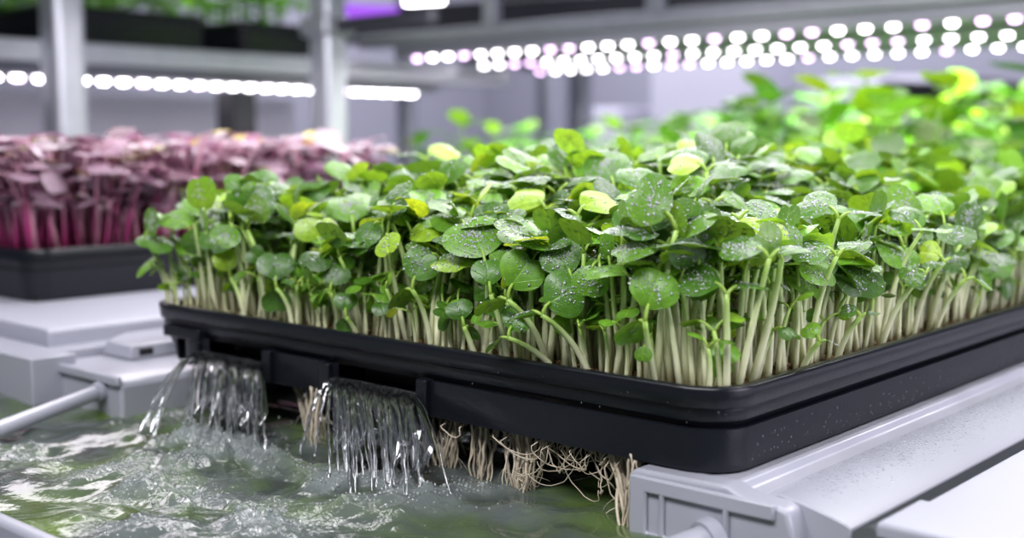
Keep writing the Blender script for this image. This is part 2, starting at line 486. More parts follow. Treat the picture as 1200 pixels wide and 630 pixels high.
def make_sprout(r, x, y, zone, scale=1., small=False, fine=True):
    e_front, e_right, e_left = y-TY0, TX1-x, x-TX0
    e = min(e_front, e_right, e_left)
    h = canopy(x, y)
    if small: h *= r.uniform(.35, .62)
    else: h *= r.uniform(.80, 1.06)
    out = np.zeros(3)
    k = 1 - smooth(0, .07, e)
    if e_front < .07: out += np.array([0, -1, 0])*(1-smooth(0, .07, e_front))
    if e_right < .07: out += np.array([1, 0, 0])*(1-smooth(0, .07, e_right))
    if e_left < .07: out += np.array([-.35, 0, 0])*(1-smooth(0, .07, e_left))
    lean = out*r.uniform(-.04, .26)*h + np.array([r.normal(), r.normal(), 0])*h*.10
    base = np.array([x, y, MED_Z - .002])
    tip = base + lean + np.array([0, 0, h])
    phi = r.uniform(0, 2*np.pi)
    if np.linalg.norm(out) > .3 and r.random() < .75:
        phi = math.atan2(out[1], out[0]) + r.normal()*.7
    L0 = (r.uniform(.0190, .0265) if not small else r.uniform(.009, .013))*scale
    lv = []
    for sgn in (0, 1):
        a = phi + sgn*np.pi + r.normal()*.25
        hd = np.array([math.cos(a), math.sin(a), 0])
        outward = float(np.dot(hd, out))
        el = R(r.normal()*20 + 4)
        if outward > .25: el = R(r.normal()*28 - 28*outward)
        if not small and r.random() < .15: el = R(r.uniform(35, 70))
        d = hd*math.cos(el) + np.array([0, 0, math.sin(el)])
        n = -hd*math.sin(el) + np.array([0, 0, math.cos(el)])
        sd = np.cross(n, d); ro = R(r.normal()*18)
        n = n*math.cos(ro) + sd*math.sin(ro)
        if outward > .5 and r.random() < .35:      # leaf stands up and shows its face outwards
            d = unit(np.array([0, 0, 1.]) + np.cross(hd, [0, 0, 1])*r.normal()*.6 + hd*.25)
            n = unit(hd + np.array([0, 0, .45]))
        pl = r.uniform(.004, .010)*scale
        lb = tip + unit(d*.7 + np.array([0, 0, .6]))*pl
        lv.append((lb, d, n, L0*r.uniform(.85, 1.08), leaf_colour(r, .5 if small else 0), r.uniform(.1, 1) if not small else .2))
    sp = grow(r, base, tip, lv, rad=r.uniform(.0016, .0023)*(.75 if small else 1), sides=6 if fine else 4, rows=6 if fine else 4,
              rings=3 if fine else 2, segs=16 if fine else 12, dew=0 if small else 140 if fine else (50 if y < .65 else 0))
    sp.zone = zone; sp.small = small; sp.hero = None
    sp.bright = max(float(l[4][0]) for l in lv) > .17
    return sp

# hero sprouts: (leaf px, py, plane kind, plane value, width px, facing 0..1, roll deg, colour key, wet, foot shift, label)
HERO_SPOTS = []
def hero(px, py, plane, val, wpx, face, roll, ck, wet, foot, label, second=True, drop=0):
    r = np.random.default_rng(int(px*7+py))
    c = on_y(px, py, val) if plane == 'y' else on_x(px, py, val)
    dist = float(np.dot(c-CAM, FW)); L = wpx/FPX*dist/1.08
    toc = unit(CAM - c); up = np.array([0, 0, 1.])
    n = unit(up*(1-face) + toc*face)
    rt = unit(np.cross(up, toc)*-1)
    rt = unit(rt - n*np.dot(rt, n)); u = np.cross(n, rt); u = u*(1 if u[2] >= -1e-6 else -1)
    a = R(roll); d = u*math.cos(a) + rt*math.sin(a)
    lb = c - d*L*.5
    HERO_SPOTS.append((px, py, wpx*.62, dist))
    col = {'dark': GREENS[0]*1.15, 'mid': GREENS[1]*1.15, 'green': GREENS[2]*1.35, 'yellow': YELLOWS[1], 'lime': YELLOWS[2]*1.05}[ck]
    tip = lb - unit(d*.6 + up*.7)*L*.28 + np.array([0, 0, -.001-drop])
    base = np.array([tip[0] + foot[0], tip[1] + foot[1], MED_Z-.002])
    base[0] = min(max(base[0], TX0+.012), TX1-.012); base[1] = max(base[1], TY0+.012)
    lv = [(lb, d, n, L, col, wet)]
    if second:
        d2 = unit(-d*.8 + up*.25 - toc*.5); n2 = unit(up - d2*np.dot(up, d2))
        lv.append((tip + unit(d2*.7+up*.6)*L*.25, d2, n2, L*.85, GREENS[r.integers(4)]*1.1, .6))
    sp = grow(r, base, tip, lv, rad=.0020, sides=8, rows=8, rings=5, segs=28, dew=155)
    sp.zone = 'hero'; sp.small = False; sp.hero = label; sp.bright = ck in ('yellow', 'lime')
    sprouts.append(sp)

HEROES = [
 (208, 254, 'y', .015, 42, .45, 40, 'lime', .5, (.01, .01), 'green sprout topping the left end of the front row, beside the purple seedlings'),
 (265, 303, 'y', .008, 30, .8, 15, 'yellow', .2, (.012, .004), 'sprout with a small yellow-green upright leaf near the left end of the front edge'),
 (323, 309, 'y', .010, 38, .75, 0, 'dark', .4, (.01, .002), 'dark heart-leaved sprout at the front edge above the left-hand waterfall'),
 (315, 271, 'y', .035, 40, .25, 80, 'dark', 1, (.008, .01), 'sprout with a pale wet flat leaf, above the dark heart leaf over the left waterfall'),
 (363, 265, 'y', .030, 38, .85, 35, 'yellow', .1, (-.006, .01), 'sprout with a round backlit yellow-green leaf above the left waterfall'),
 (408, 238, 'y', .075, 60, .45, 10, 'green', 1, (.004, .01), 'tall sprout with a broad wet mid-green leaf left of centre'),
 (393, 319, 'y', .006, 32, .75, -20, 'dark', .4, (-.004, .004), 'low dark round-leaved sprout at the front edge between the two waterfalls'),
 (405, 351, 'y', .004, 26, .8, 0, 'dark', .2, (.002, .004), 'shortest dark-leaved seedling at the front edge left of the right-hand waterfall'),
 (493, 309, 'y', .005, 42, .85, -25, 'mid', .5, (.004, .004), 'sprout with a dark wide leaf facing out above the right-hand waterfall'),
 (500, 267, 'y', .028, 46, .30, 75, 'yellow', .1, (.014, .004), 'sprout with a curled bright yellow leaf above the right-hand waterfall'),
 (556, 273, 'y', .018, 68, .55, 20, 'green', 1, (-.004, .002), 'sprout with the broad notched wet leaf over the third bracket of the tray'),
 (571, 316, 'y', .004, 38, .75, 10, 'mid', .3, (.006, .004), 'sprout with a dark heart leaf below the broad notched wet leaf'),
 (538, 361, 'y', .003, 28, .8, 20, 'dark', .3, (.003, .004), 'small low dark-leaved seedling on pale stalks above the third bracket'),
 (612, 316, 'y', -.004, 52, .95, -35, 'green', .15, (.012, .012), 'sprout whose large round green leaf faces the viewer in the middle of the front edge'),
 (606, 371, 'y', -.002, 36, .7, -30, 'mid', .8, (.02, .012), 'low sprout with a wet curled leaf under the large round front leaf'),
 (657, 299, 'y', .006, 50, .75, 30, 'mid', .9, (.004, .006), 'sprout with a wet glossy round leaf just right of the large round front leaf'),
 (661, 344, 'y', -.004, 50, .88, -60, 'mid', .4, (.016, .014), 'sprout with a dark round leaf on a side stalk at the middle front edge'),
 (616, 228, 'y', .090, 46, .40, 60, 'yellow', .1, (.002, .01), 'sprout with a bright yellow cupped leaf above the middle of the tray'),
 (701, 234, 'y', .080, 46, .40, -60, 'yellow', .1, (.002, .01), 'sprout with a bright yellow cupped leaf right of the tray middle'),
 (708, 316, 'y', .000, 56, .15, 85, 'lime', .2, (.004, .012), 'sprout with a flat leaf showing its bright underside near the front corner'),
 (767, 337, 'y', -.004, 54, .95, -20, 'green', .35, (-.006, .014), 'sprout whose round shiny leaf faces the viewer left of the front corner'),
 (818, 327, 'y', .010, 54, .45, 80, 'dark', .5, (.004, .004), 'sprout with a dark broad leaf right above the front corner of the tray'),
 (866, 287, 'x', -.006, 56, .30, 85, 'mid', 1, (-.006, .004), 'sprout with a wide pale wet leaf above the front corner of the tray'),
 (890, 316, 'x', -.020, 30, .5, 40, 'mid', .6, (-.002, .004), 'sprout with a smaller leaf tucked under the wide pale wet corner leaf'),
 (892, 243, 'x', -.040, 42, .35, -70, 'mid', 1, (-.004, .004), 'sprout with a bead-covered flat leaf high above the front corner'),
 (950, 290, 'x', -.006, 48, .35, 100, 'mid', 1, (-.012, .004), 'sprout leaning over the right edge with a bead-covered leaf near the front corner'),
 (955, 235, 'x', -.030, 52, .40, 60, 'mid', 1, (-.012, .004), 'tall sprout with a large bead-covered leaf over the near part of the right edge'),
 (950, 386, 'x', -.004, 24, .6, 50, 'lime', .1, (-.006, .004), 'tiny bright seedling low among the stalks of the right edge'),
 (994, 362, 'x', -.002, 24, .4, 80, 'mid', .9, (-.006, .004), 'tiny seedling with a pale wet leaf low along the right edge'),
 (1068, 320, 'x', .012, 30, .5, 130, 'mid', 1, (-.02, .004), 'sprout reaching furthest out over the right edge with a wet drooping leaf'),
 (1089, 296, 'x', .000, 28, .75, 80, 'yellow', .1, (-.012, .004), 'sprout with a round yellow leaf standing out over the right edge'),
 (1117, 304, 'x', .000, 38, .6, 40, 'dark', .7, (-.004, .004), 'sprout with a dark drop-dotted leaf beside the yellow leaf of the right edge'),
 (801, 188, 'y', .180, 44, .35, 80, 'yellow', .1, (.0, .01), 'tall sprout with a bright yellow tip leaf rising at the top centre right'),
 (521, 173, 'y', .260, 40, .35, -60, 'yellow', .1, (.0, .01), 'tall sprout with a bright yellow leaf rising highest at the top left of centre'),
 (710, 192, 'y', .190, 52, .55, 20, 'mid', 1, (.0, .01), 'tall sprout with a rounded wet dark leaf at the top of the canopy'),
 (951, 176, 'x', -.16, 40, .35, -70, 'green', .8, (-.004, .01), 'tall sprout with a pointed tilted leaf rising above the right of the canopy'),
]
for hd_ in HEROES: hero(*hd_)
# the lone sprout that leans out over the left corner
_b = np.array([TX0+.016, .012, MED_Z]); _t = on_y(181, 311, .000); _t2 = on_y(160, 303, -.002)
_r = np.random.default_rng(11)
_d = unit(_t2-_t + np.array([0, 0, -.006])); _n = unit(unit(CAM-_t)*.8 + np.array([-.35, 0, .45]))
_sp = grow(_r, _b, _t, [(_t + np.array([-.004, 0, .001]), _d, _n, .020, GREENS[2]*1.5, .9), (_t + np.array([-.003, .004, .000]), unit(_d + np.array([0, .4, -.3])), _n, .013, GREENS[2], .6)], rad=.0018, sides=8, rows=9, rings=4, segs=20, bow=.25, dew=40)
_sp.zone = 'hero'; _sp.small = False; _sp.bright = False; _sp.hero = 'lone sprout bent out sideways over the left corner of the black tray'
sprouts.append(_sp)
HERO_SPOTS.append((168, 312, 24, 2.))

def fill_sprouts():
    r = np.random.default_rng(21)
    def strip(x0, x1, y0, y1, step, zone, scale, p_small, fine):
        for x in np.arange(x0, x1, step):
            for y in np.arange(y0, y1, step):
                xx = x + r.uniform(-.45, .45)*step; yy = y + r.uniform(-.45, .45)*step
                if not (TX0+.011 < xx < TX1-.011 and TY0+.011 < yy < TY1-.011): continue
                # rounded corners of the tray
                add_sprout(r, xx, yy, zone, scale, r.random() < p_small, fine)
    strip(TX0+.020, TX1-.012, .012, .052, .0083, 'front', 1, .30, True)
    strip(-.058, -.016, .054, .46, .0097, 'right', 1, .25, True)
    strip(TX0+.020, TX0+.05, .054, .35, .0105, 'left', 1, .1, True)
    strip(-.058, -.016, .46, TY1-.012, .0135, 'right', 1.1, .1, False)
    strip(TX0+.05, -.056, .054, .40, .0135, 'top', 1.06, 0, True)
    strip(TX0+.012, -.056, .40, TY1-.012, .0195, 'top', 1.25, 0, False)
fill_sprouts()

# ------------------------------------------------------------------ purple seedlings
PX0, PX1, PY0, PY1, PZ = -1.36, -.80, .034, .53, .0225      # tray outline, rim height
purples = []
def purple_colour(r):
    q = r.random()
    if q < .52: c = np.array((.33, .23, .29))
    elif q < .72: c = np.array((.14, .06, .09))
    elif q < .92: c = np.array((.50, .43, .47))
    else: c = np.array((.30, .30, .10))
    return c*r.uniform(.75, 1.25)
def add_purple(r, x, y, fine, yellow=False, h=None, L=None, label=None):
    h = h or (r.uniform(.082, .112) if r.random() < .48 else r.uniform(.042, .085))
    e = min(PX1-x, y-PY0)
    out = np.zeros(3)
    if PX1-x < .06: out += np.array([1, 0, 0])
    if y-PY0 < .06: out += np.array([0, -1, 0])
    base = np.array([x, y, PZ-.006]); tip = base + out*r.uniform(-.05, .16)*h + np.array([r.normal()*.12*h, r.normal()*.12*h, h])
    phi = r.uniform(0, 6.28); L = L or r.uniform(.021, .031); lv = []
    for sgn in (0, 1):
        a = phi+sgn*np.pi+r.normal()*.3; hd = np.array([math.cos(a), math.sin(a), 0]); el = R(r.normal()*22-6)
        d = hd*math.cos(el)+np.array([0, 0, math.sin(el)]); n = -hd*math.sin(el)+np.array([0, 0, math.cos(el)])
        col = np.array((.62, .55, .05)) if yellow else purple_colour(r)
        lv.append((tip+unit(d*.7+np.array([0, 0, .6]))*r.uniform(.004, .009), d, n, L*r.uniform(.85, 1.1), col, 0))
    c1 = np.array((.42, .045, .19))*r.uniform(.6, 1.2); c2 = np.array((.62, .34, .43))*r.uniform(.8, 1.2)
    if r.random() < .3: c1 = np.array((.66, .30, .42)); c2 = np.array((.72, .52, .56))
    sp = grow(r, base, tip, lv, rad=r.uniform(.0017, .0026), sides=5 if fine else 4, rows=5 if fine else 4, rings=2, segs=12, c_low=c1, c_high=c2)
    sp.yellow = yellow; sp.zone = 'edge' if e < .06 else 'inside'; sp.hero = label
    purples.append(sp)
def fill_purple():
    r = np.random.default_rng(33)
    def strip(x0, x1, y0, y1, step, fine):
        for x in np.arange(x0, x1, step):
            for y in np.arange(y0, y1, step):
                xx = x+r.uniform(-.45, .45)*step; yy = y+r.uniform(-.45, .45)*step
                if PX0+.014 < xx < PX1-.0125 and PY0+.0125 < yy < PY1-.014: add_purple(r, xx, yy, fine)
    strip(PX1-.07, PX1-.010, PY0+.010, PY1, .0115, True)
    strip(PX1-.30, PX1-.07, PY0+.012, PY0+.07, .0135, True)
    strip(PX1-.50, PX1-.07, PY0+.05, PY1, .0215, False)
    for px, py, lab in ((88, 188, 'purple seedling bearing bright yellow leaves, lower than the others, by the wide post'),
                        (260, 151, 'tall seedling with faded yellow-pink leaves amid the purple ones'),
                        (320, 154, 'seedling with bright yellow leaves topping the purple bed, left of the clamped post'),
                        (360, 164, 'seedling with ochre leaves among purple ones, nearest the clamped post')):
        q = on_x(px, py, PX1-.05-.03*(px > 200))
        add_purple(r, q[0], q[1], True, True, h=q[2]-PZ-.002, L=.027, label=lab)
fill_purple()

# ------------------------------------------------------------------ which ones show most: the 300 of each kind that show largest become things
def pick_visible(n_each):
    Vs, Fs, ids, k = [], [], [], 0
    for gi, lst in enumerate((sprouts, purples)):
        for i, s in enumerate(lst):
            for part in [s.stem] + s.leaves:
                Vs.append(part[0]); Fs += [tuple(a+k for a in f) for f in part[1]]
                ids += [(gi, i)]*len(part[1]); k += len(part[0])
    bv = BVHTree.FromPolygons(np.vstack(Vs).tolist(), Fs)
    cnt = [dict(), dict()]; o = Vector(CAM)
    for y in range(2, 630, 3):
        if y > 470: break
        for x in range(2, 1200, 3):
            if y < 130: continue
            h = bv.ray_cast(o, Vector(ray(x, y)).normalized())
            if h[2] is not None:
                gi, i = ids[h[2]]; cnt[gi][i] = cnt[gi].get(i, 0)+1
    res = []
    for gi, lst in enumerate((sprouts, purples)):
        heroes = [i for i, s in enumerate(lst) if s.hero]
        rest = sorted((i for i in cnt[gi] if not lst[i].hero), key=lambda i: -cnt[gi][i])
        res.append(heroes + rest[:n_each-len(heroes)])
    return res, cnt
(PICK_G, PICK_P), _cnt = pick_visible(300)
print('sprouts', len(sprouts), 'seen', len(_cnt[0]), 'purples', len(purples), 'seen', len(_cnt[1]))

def sprout_thing(s, name, label, cat, group, sm, lm):
    e = empty(name, s.base, label, cat, group)
    mesh('stem', s.stem[0]-s.base, s.stem[1], sm, e, col=s.stem[2])
    for V, F, C, U in s.leaves:
        lo = mesh('leaf', V-s.base, F, lm, e, col=C, uv=U)
        k = len(e.children)-2
        if k < len(s.beads) and s.beads[k] is not None:
            tag(mesh('dew', s.beads[k][0]-s.base, s.beads[k][1], M['bead'], lo), None, None, kind='stuff')
    return e

def mass(lst, skip, name, label, cat, sm, lm):
    """all the rest, as one object with two materials"""
    V, F, C, U, mi, k = [], [], [], [], [], 0
    for i, s in enumerate(lst):
        if i in skip: continue
        for j, p in enumerate([s.stem]+s.leaves):
            V.append(p[0]); F += [tuple(a+k for a in f) for f in p[1]]; k += len(p[0])
            c = np.zeros((len(p[0]), 4)); c[:, :p[2].shape[1]] = p[2]
            if p[2].shape[1] == 3: c[:, 3] = 0
            C.append(c); U.append(p[3] if j else np.zeros((len(p[0]), 2)))
            mi += [1 if j else 0]*len(p[1])
        for bd in s.beads:
            if bd is None: continue
            V.append(bd[0]); F += [tuple(a+k for a in f) for f in bd[1]]; k += len(bd[0]); C.append(np.ones((len(bd[0]), 4))); U.append(np.zeros((len(bd[0]), 2))); mi += [2]*len(bd[1])
    o = mesh(name, np.vstack(V), F, sm, col=np.vstack(C), uv=np.vstack(U))
    o.data.materials.append(lm); o.data.materials.append(M['bead'])
    o.data.polygons.foreach_set('material_index', mi)
    return tag(o, label, cat, kind='stuff')

def zone_of(s):
    x, y = s.base[0], s.base[1]
    tone = 'a yellow-green leaf' if s.bright else 'plain green leaves'
    if s.small:
        low = 'short seedling with small leaves low among the stalks '
        return (low + ('of the front edge, left half' if x < -.3 else 'of the front edge, right half') if s.zone == 'front' else low + 'of the right edge')
    if s.zone == 'front':
        where = ('left of the first waterfall' if x < -.4625 else 'above the left-hand waterfall' if x < -.383 else 'between the two waterfalls' if x < -.309
                 else 'above the right-hand waterfall' if x < -.2244 else 'above the hanging root bundles' if x < -.10 else 'next to the front corner')
        return 'sprout with %s rooted along the front edge %s' % (tone, where)
    if s.zone == 'right':
        where = 'close to the front corner' if y < .16 else 'halfway along what shows' if y < .34 else 'towards the blurred far end'
        return 'sprout with %s rooted along the tray\'s right edge, %s' % (tone, where)
    if s.zone == 'left':
        return 'sprout with %s at the left edge of the tray, facing the purple bed' % tone
    where = 'the left side' if x < -.34 else 'the middle' if x < -.17 else 'the right side'
    d = 'near' if y < .16 else 'far'
    return 'taller sprout with %s inside %s of the canopy, %s half' % (tone, where, d)

for i in PICK_G:
    s = sprouts[i]
    lab = s.hero or zone_of(s)
    sprout_thing(s, 'green_sprout', lab, 'sprout', 'green sprouts in the near tray' if s.hero else lab, M['stem'], M['leaf'])
mass(sprouts, set(PICK_G), 'sprout_canopy', 'dense rest of the green sprout canopy filling the near black tray', 'sprouts', M['stem'], M['leaf'])

def purple_label(s):
    y = s.base[1]
    seg = 'left end' if y < .22 else 'middle' if y < .5 else 'far right end'
    return ('purple seedling with magenta stalk at the front of its tray, %s' if s.zone == 'edge' else 'purple-leaved seedling standing further inside its bed, %s') % seg
for i in PICK_P:
    s = purples[i]; lab = s.hero or purple_label(s)
    sprout_thing(s, 'purple_seedling', lab, 'seedling', 'purple seedlings in the far tray' if s.hero else lab, M['purple_stem'], M['purple_leaf'])
mass(purples, set(PICK_P), 'purple_seedling_bed', 'dense rest of the blurred purple seedling bed in its tray', 'seedlings', M['purple_stem'], M['purple_leaf'])

# ------------------------------------------------------------------ trays
OPEN = [(-.4625, -.383), (-.309, -.2244)]      # the two overflow openings in the front of the near tray
def near_tray():
    t = empty('seed_tray', (-.27, .5, -.045), 'black plastic growing tray packed with green sprouts, water spilling from two front openings', 'tray')
    off = np.array([-.27, .5, -.045])
    r = .030
    b = MB()
    b.add(*sweep_rect(TX0, TX1, TY0, TY1, r, [(-.0065, 0), (-.0015, .0004), (-.0003, -.0004), (0, -.0018), (-.0012, -.0108), (-.0022, -.0116), (-.0065, -.0116), (-.0085, -.0025)]))
    o = b.build('rim', M['black'], t, angle=50); o.location = -off
    b = MB()
    b.add(*sweep_rect(TX0, TX1, TY0, TY1, r, [(-.0036, -.0119), (-.0036, -.0180), (-.0046, -.0192), (-.0075, -.0235), (-.012, -.0235), (-.012, -.0119)]))
    o = b.build('upper_wall', M['black'], t, angle=50); o.location = -off
    # lower basin with its openings
    X0, X1, Y0, Y1 = -.505, -.0025, .0022, TY1-.002
    zt, zb, th = -.0225, -.045, .0035
    P = rrect(X0, X1, Y0, Y1, .026, 9)
    # put break points on the front edge (last point -> first point)
    cuts = sorted([c for iv in OPEN for c in iv])
    loop = P + [(c, Y0) for c in cuts]
    n = len(loop)
    def inset(p):
        cx, cy = (X0+X1)/2, (Y0+Y1)/2
        return (p[0]-math.copysign(th, p[0]-cx)*min(1, abs(p[0]-cx)/.18), p[1]+(th if p[1] < .1 else -th if p[1] > Y1-.1 else 0))
    V = []
    for p in loop:
        q = inset(p); V += [(p[0], p[1], zb), (p[0], p[1], zt), (q[0], q[1], zt), (q[0], q[1], zb)]
    F = []
    for i in range(n):
        j = (i+1) % n; a, c = loop[i], loop[j]
        gap = a[1] == Y0 and c[1] == Y0 and any(abs(a[0]-iv[0]) < 1e-6 and abs(c[0]-iv[1]) < 1e-6 for iv in OPEN)
        if gap:
            F += [(4*i, 4*i+1, 4*i+2, 4*i+3), (4*j+3, 4*j+2, 4*j+1, 4*j)]; continue
        for k in range(4):
            m = (k+1) % 4; F.append((4*i+k, 4*j+k, 4*j+m, 4*i+m))
    b = MB(); b.add(V, F)
    o = b.build('basin', M['black'], t, angle=35); o.location = -off
    # bottom plate and the weir floor behind the openings
    b = MB(); b.add(*box(X0+.006, X1-.006, Y0+.030, Y1-.006, -.0445, -.0405)); o = b.build('bottom_plate', M['black_deep'], t); o.location = -off
    for x0, x1 in OPEN:
        b = MB(); b.add(*box(x0-.001, x1+.001, Y0+.0005, Y0+.034, -.0385, -.0360)); b.add(*box(x0-.001, x1+.001, Y0+.030, Y0+.034, -.0385, -.0235))
        o = b.build('overflow_lip', M['black_deep'], t, bevel=.0006); o.location = -off
    # bracket tabs standing out beside the openings
    for x0, x1, z0, z1 in ((-.3835, -.3745, -.0445, -.0215), (-.3185, -.3095, -.0440, -.0225), (-.2244, -.2155, -.0445, -.0215)):
        b = MB(); b.add(*box(x0, x1, -.0025, .006, z0, z1)); o = b.build('bracket', M['black'], t, bevel=.0008); o.location = -off
    # corner ledge above the left opening
    b = MB(); b.add(*box(-.5120, -.4635, -.0012, .010, -.0245, -.0160)); o = b.build('corner_ledge', M['black'], t, bevel=.0012); o.location = -off
    b = MB(); b.add(*box(-.4695, -.4635, -.0018, .008, -.0440, -.0245)); o = b.build('bracket', M['black'], t, bevel=.0008); o.location = -off
    b = MB()
    V = [(-.5270, .012, -.0238), (-.500, .004, -.0238), (-.500, .004, -.044), (-.506, .005, -.032),
         (-.5320, .10, -.0238), (-.500, .10, -.0238), (-.500, .10, -.044), (-.506, .10, -.032)]
    F = [(0, 1, 2, 3), (7, 6, 5, 4), (0, 4, 5, 1), (1, 5, 6, 2), (2, 6, 7, 3), (3, 7, 4, 0)]
    b.add(V, F); o = b.build('corner_gusset', M['black'], t, bevel=.001); o.location = -off
    return t
TRAY = near_tray()

def plain_tray(x0, x1, y0, y1, zt, h, label, group=None, name='seed_tray', r=.03):
    c = np.array([(x0+x1)/2, (y0+y1)/2, zt-h])
    t = empty(name, c, label, 'tray', group)
    b = MB(); b.add(*sweep_rect(x0, x1, y0, y1, r, [(-.008, zt), (-.001, zt), (0, zt-.0015), (0, zt-.011), (-.006, zt-.0115), (-.010, zt-.003)]))
    o = b.build('rim', M['black'], t, angle=50); o.location = -c
    b = MB(); b.add(*sweep_rect(x0, x1, y0, y1, r, [(-.004, zt-.0116), (-.006, zt-.4*h), (-.0035, zt-.42*h), (-.006, zt-.65*h), (-.010, zt-h), (-.014, zt-h), (-.012, zt-.0116)]))
    o = b.build('wall', M['black'], t, angle=35); o.location = -c
    b = MB(); b.add(*box(x0+.012, x1-.012, y0+.012, y1-.012, zt-h, zt-h+.003)); o = b.build('bottom', M['black_deep'], t); o.location = -c
    return t
plain_tray(PX0, PX1, PY0, PY1, PZ, .052, 'black plastic tray full of purple seedlings on the white side shelf')

# growing mats
def mat_plate(x0, x1, y0, y1, z, th, name, label, res=.006, seed=1):
    xs = np.arange(x0, x1+1e-6, (x1-x0)/max(2, int((x1-x0)/res))); ys = np.arange(y0, y1+1e-6, (y1-y0)/max(2, int((y1-y0)/res)))
    f = make_noise(seed, 10, 200, 900)
    X, Y = np.meshgrid(xs, ys); Z = z + .0009*f(X, Y)
    nx, ny = len(xs), len(ys)
    V = np.stack([X.ravel(), Y.ravel(), Z.ravel()], 1)
    F = [(j*nx+i, j*nx+i+1, (j+1)*nx+i+1, (j+1)*nx+i) for j in range(ny-1) for i in range(nx-1)]
    n0 = len(V); B = V.copy(); B[:, 2] = z-th
    rim = [i for i in range(nx)] + [j*nx+nx-1 for j in range(1, ny)] + [(ny-1)*nx+i for i in range(nx-2, -1, -1)] + [j*nx for j in range(ny-2, 0, -1)]
    Vb = B[rim]; m = len(rim)
    F += [(rim[(k+1) % m], rim[k], n0+k, n0+(k+1) % m) for k in range(m)] + [tuple(n0+k for k in range(m-1, -1, -1))]
    o = mesh(name, np.vstack([V, Vb]), F, M['soil'])
    return tag(o, label, 'growing mat')
mat_plate(TX0+.013, TX1-.013, TY0+.013, TY1-.013, MED_Z, .014, 'growing_mat', 'brown seed mat that the green sprouts root in, inside the near tray')
mat_plate(PX0+.0125, PX1-.0125, PY0+.0125, PY1-.0125, PZ-.006, .012, 'growing_mat', 'dark seed mat under the purple seedlings', .02, 4)

def husks(n, seed, mat, name, label, pale=False):
    r = np.random.default_rng(seed); b = MB(); V0, F0 = ICO1
    for _ in range(n):
        q = r.random()
        if pale: x, y = r.uniform(TX0+.015, -.40), r.uniform(.0125, .03)
        elif q < .40: x, y = r.uniform(TX0+.014, TX1-.014), r.uniform(.0135, .035)
        else: x, y = r.uniform(-.045, -.0135), r.uniform(.014, .6)
        s = r.uniform(.0010, .0021)
        A = np.array(Matrix.Rotation(r.uniform(0, 6.28), 3, 'Z') @ Matrix.Rotation(r.uniform(0, 6.28), 3, 'X'))
        b.add((V0*np.array([1.5, 1, .6])*s) @ A.T + np.array([x, y, MED_Z+.0012]), F0)
    return tag(b.build(name, mat), label, 'seed husks', kind='stuff')
husks(1100, 5, M['husk'], 'seed_husk_litter', 'brown split seed husks strewn between the sprout stalks')
husks(70, 6, M['husk_pale'], 'pale_seed_litter', 'pale sprouting seeds at the left end of the tray edge', True)

# ------------------------------------------------------------------ tank, rails, lids
# right rail
def rail():
    t = empty('support_rail', (.01, .6, -.085), 'white plastic rail with condensation that carries the right edge of the near tray', 'rail')
    off = np.array([.01, .6, -.085])
    prof = [(-.052, -.0470), (.001, -.0462), (.0045, -.0450), (.0075, -.0455), (.0105, -.0490), (.0175, -.0512), (.0225, -.0495), (.028, -.0482),
            (.041, -.0502), (.055, -.0535), (.064, -.0560), (.0672, -.0580), (.0668, -.0610), (.0640, -.0750), (.0620, -.0900), (-.030, -.0900), (-.052, -.0860)]
    b = MB(); b.add(*extrude_y(prof, .006, 1.29)); o = b.build('channel', M['white'], t, bevel=.0008, angle=25); o.location = -off
    # end cap
    cp = [(-.0535, -.0480), (-.049, -.0462), (.000, -.0455), (.006, -.0452), (.016, -.0490), (.0345, -.0500), (.0400, -.0520), (.0535, -.0905), (-.050, -.0905), (-.0535, -.0870)]
    b = MB(); b.add(*extrude_y(cp, -.008, .008)); o = b.build('end_cap', M['white'], t, bevel=.0022, seg=3); o.location = -off
    # raised bars that frame two recessed windows on the cap
    b = MB()
    fx = [-.0525, -.0415, -.0335, -.0305, .0050, .0085, .034]; fz = [-.0900, -.0790, -.0575, -.0490]
    fill = {(i, j) for i in (0, 2, 4) for j in range(3)} | {(i, j) for i in range(5) for j in (0, 2)} | {(5, 2)}
    bm = bmesh.new(); vs = {}
    for (i, j) in sorted(fill):
        q = [vs.setdefault(k, bm.verts.new((fx[k[0]], -.0106, fz[k[1]]))) if k not in vs else vs[k] for k in ((i, j), (i+1, j), (i+1, j+1), (i, j+1))]
        bm.faces.new(q)
    ex = bmesh.ops.extrude_face_region(bm, geom=list(bm.faces))
    for v in ex['geom']:
        if isinstance(v, bmesh.types.BMVert): v.co.y = -.0072
    bm.verts.index_update()
    b.add([v.co[:] for v in bm.verts], [tuple(v.index for v in f.verts) for f in bm.faces]); bm.free()
    o = b.build('cap_frame', M['white'], t, bevel=.0012); o.location = -off
    b = MB(); p0 = np.array([.000, -.006, -.0745]); p1 = np.array([-.030, -.090, -.087])
    b.add(*tube(np.array([p0 + (p1-p0)*k for k in np.linspace(0, 1, 6)]), .0095, 20)); o = b.build('spigot', M['white'], t, angle=40); o.location = -off
    b = MB(); b.add(*tube(np.array([p0+(p1-p0)*k for k in (0.02, .06, .1)]), [.0125, .0125, .0118], 20)); o = b.build('collar', M['white'], t); o.location = -off
    return t
rail()
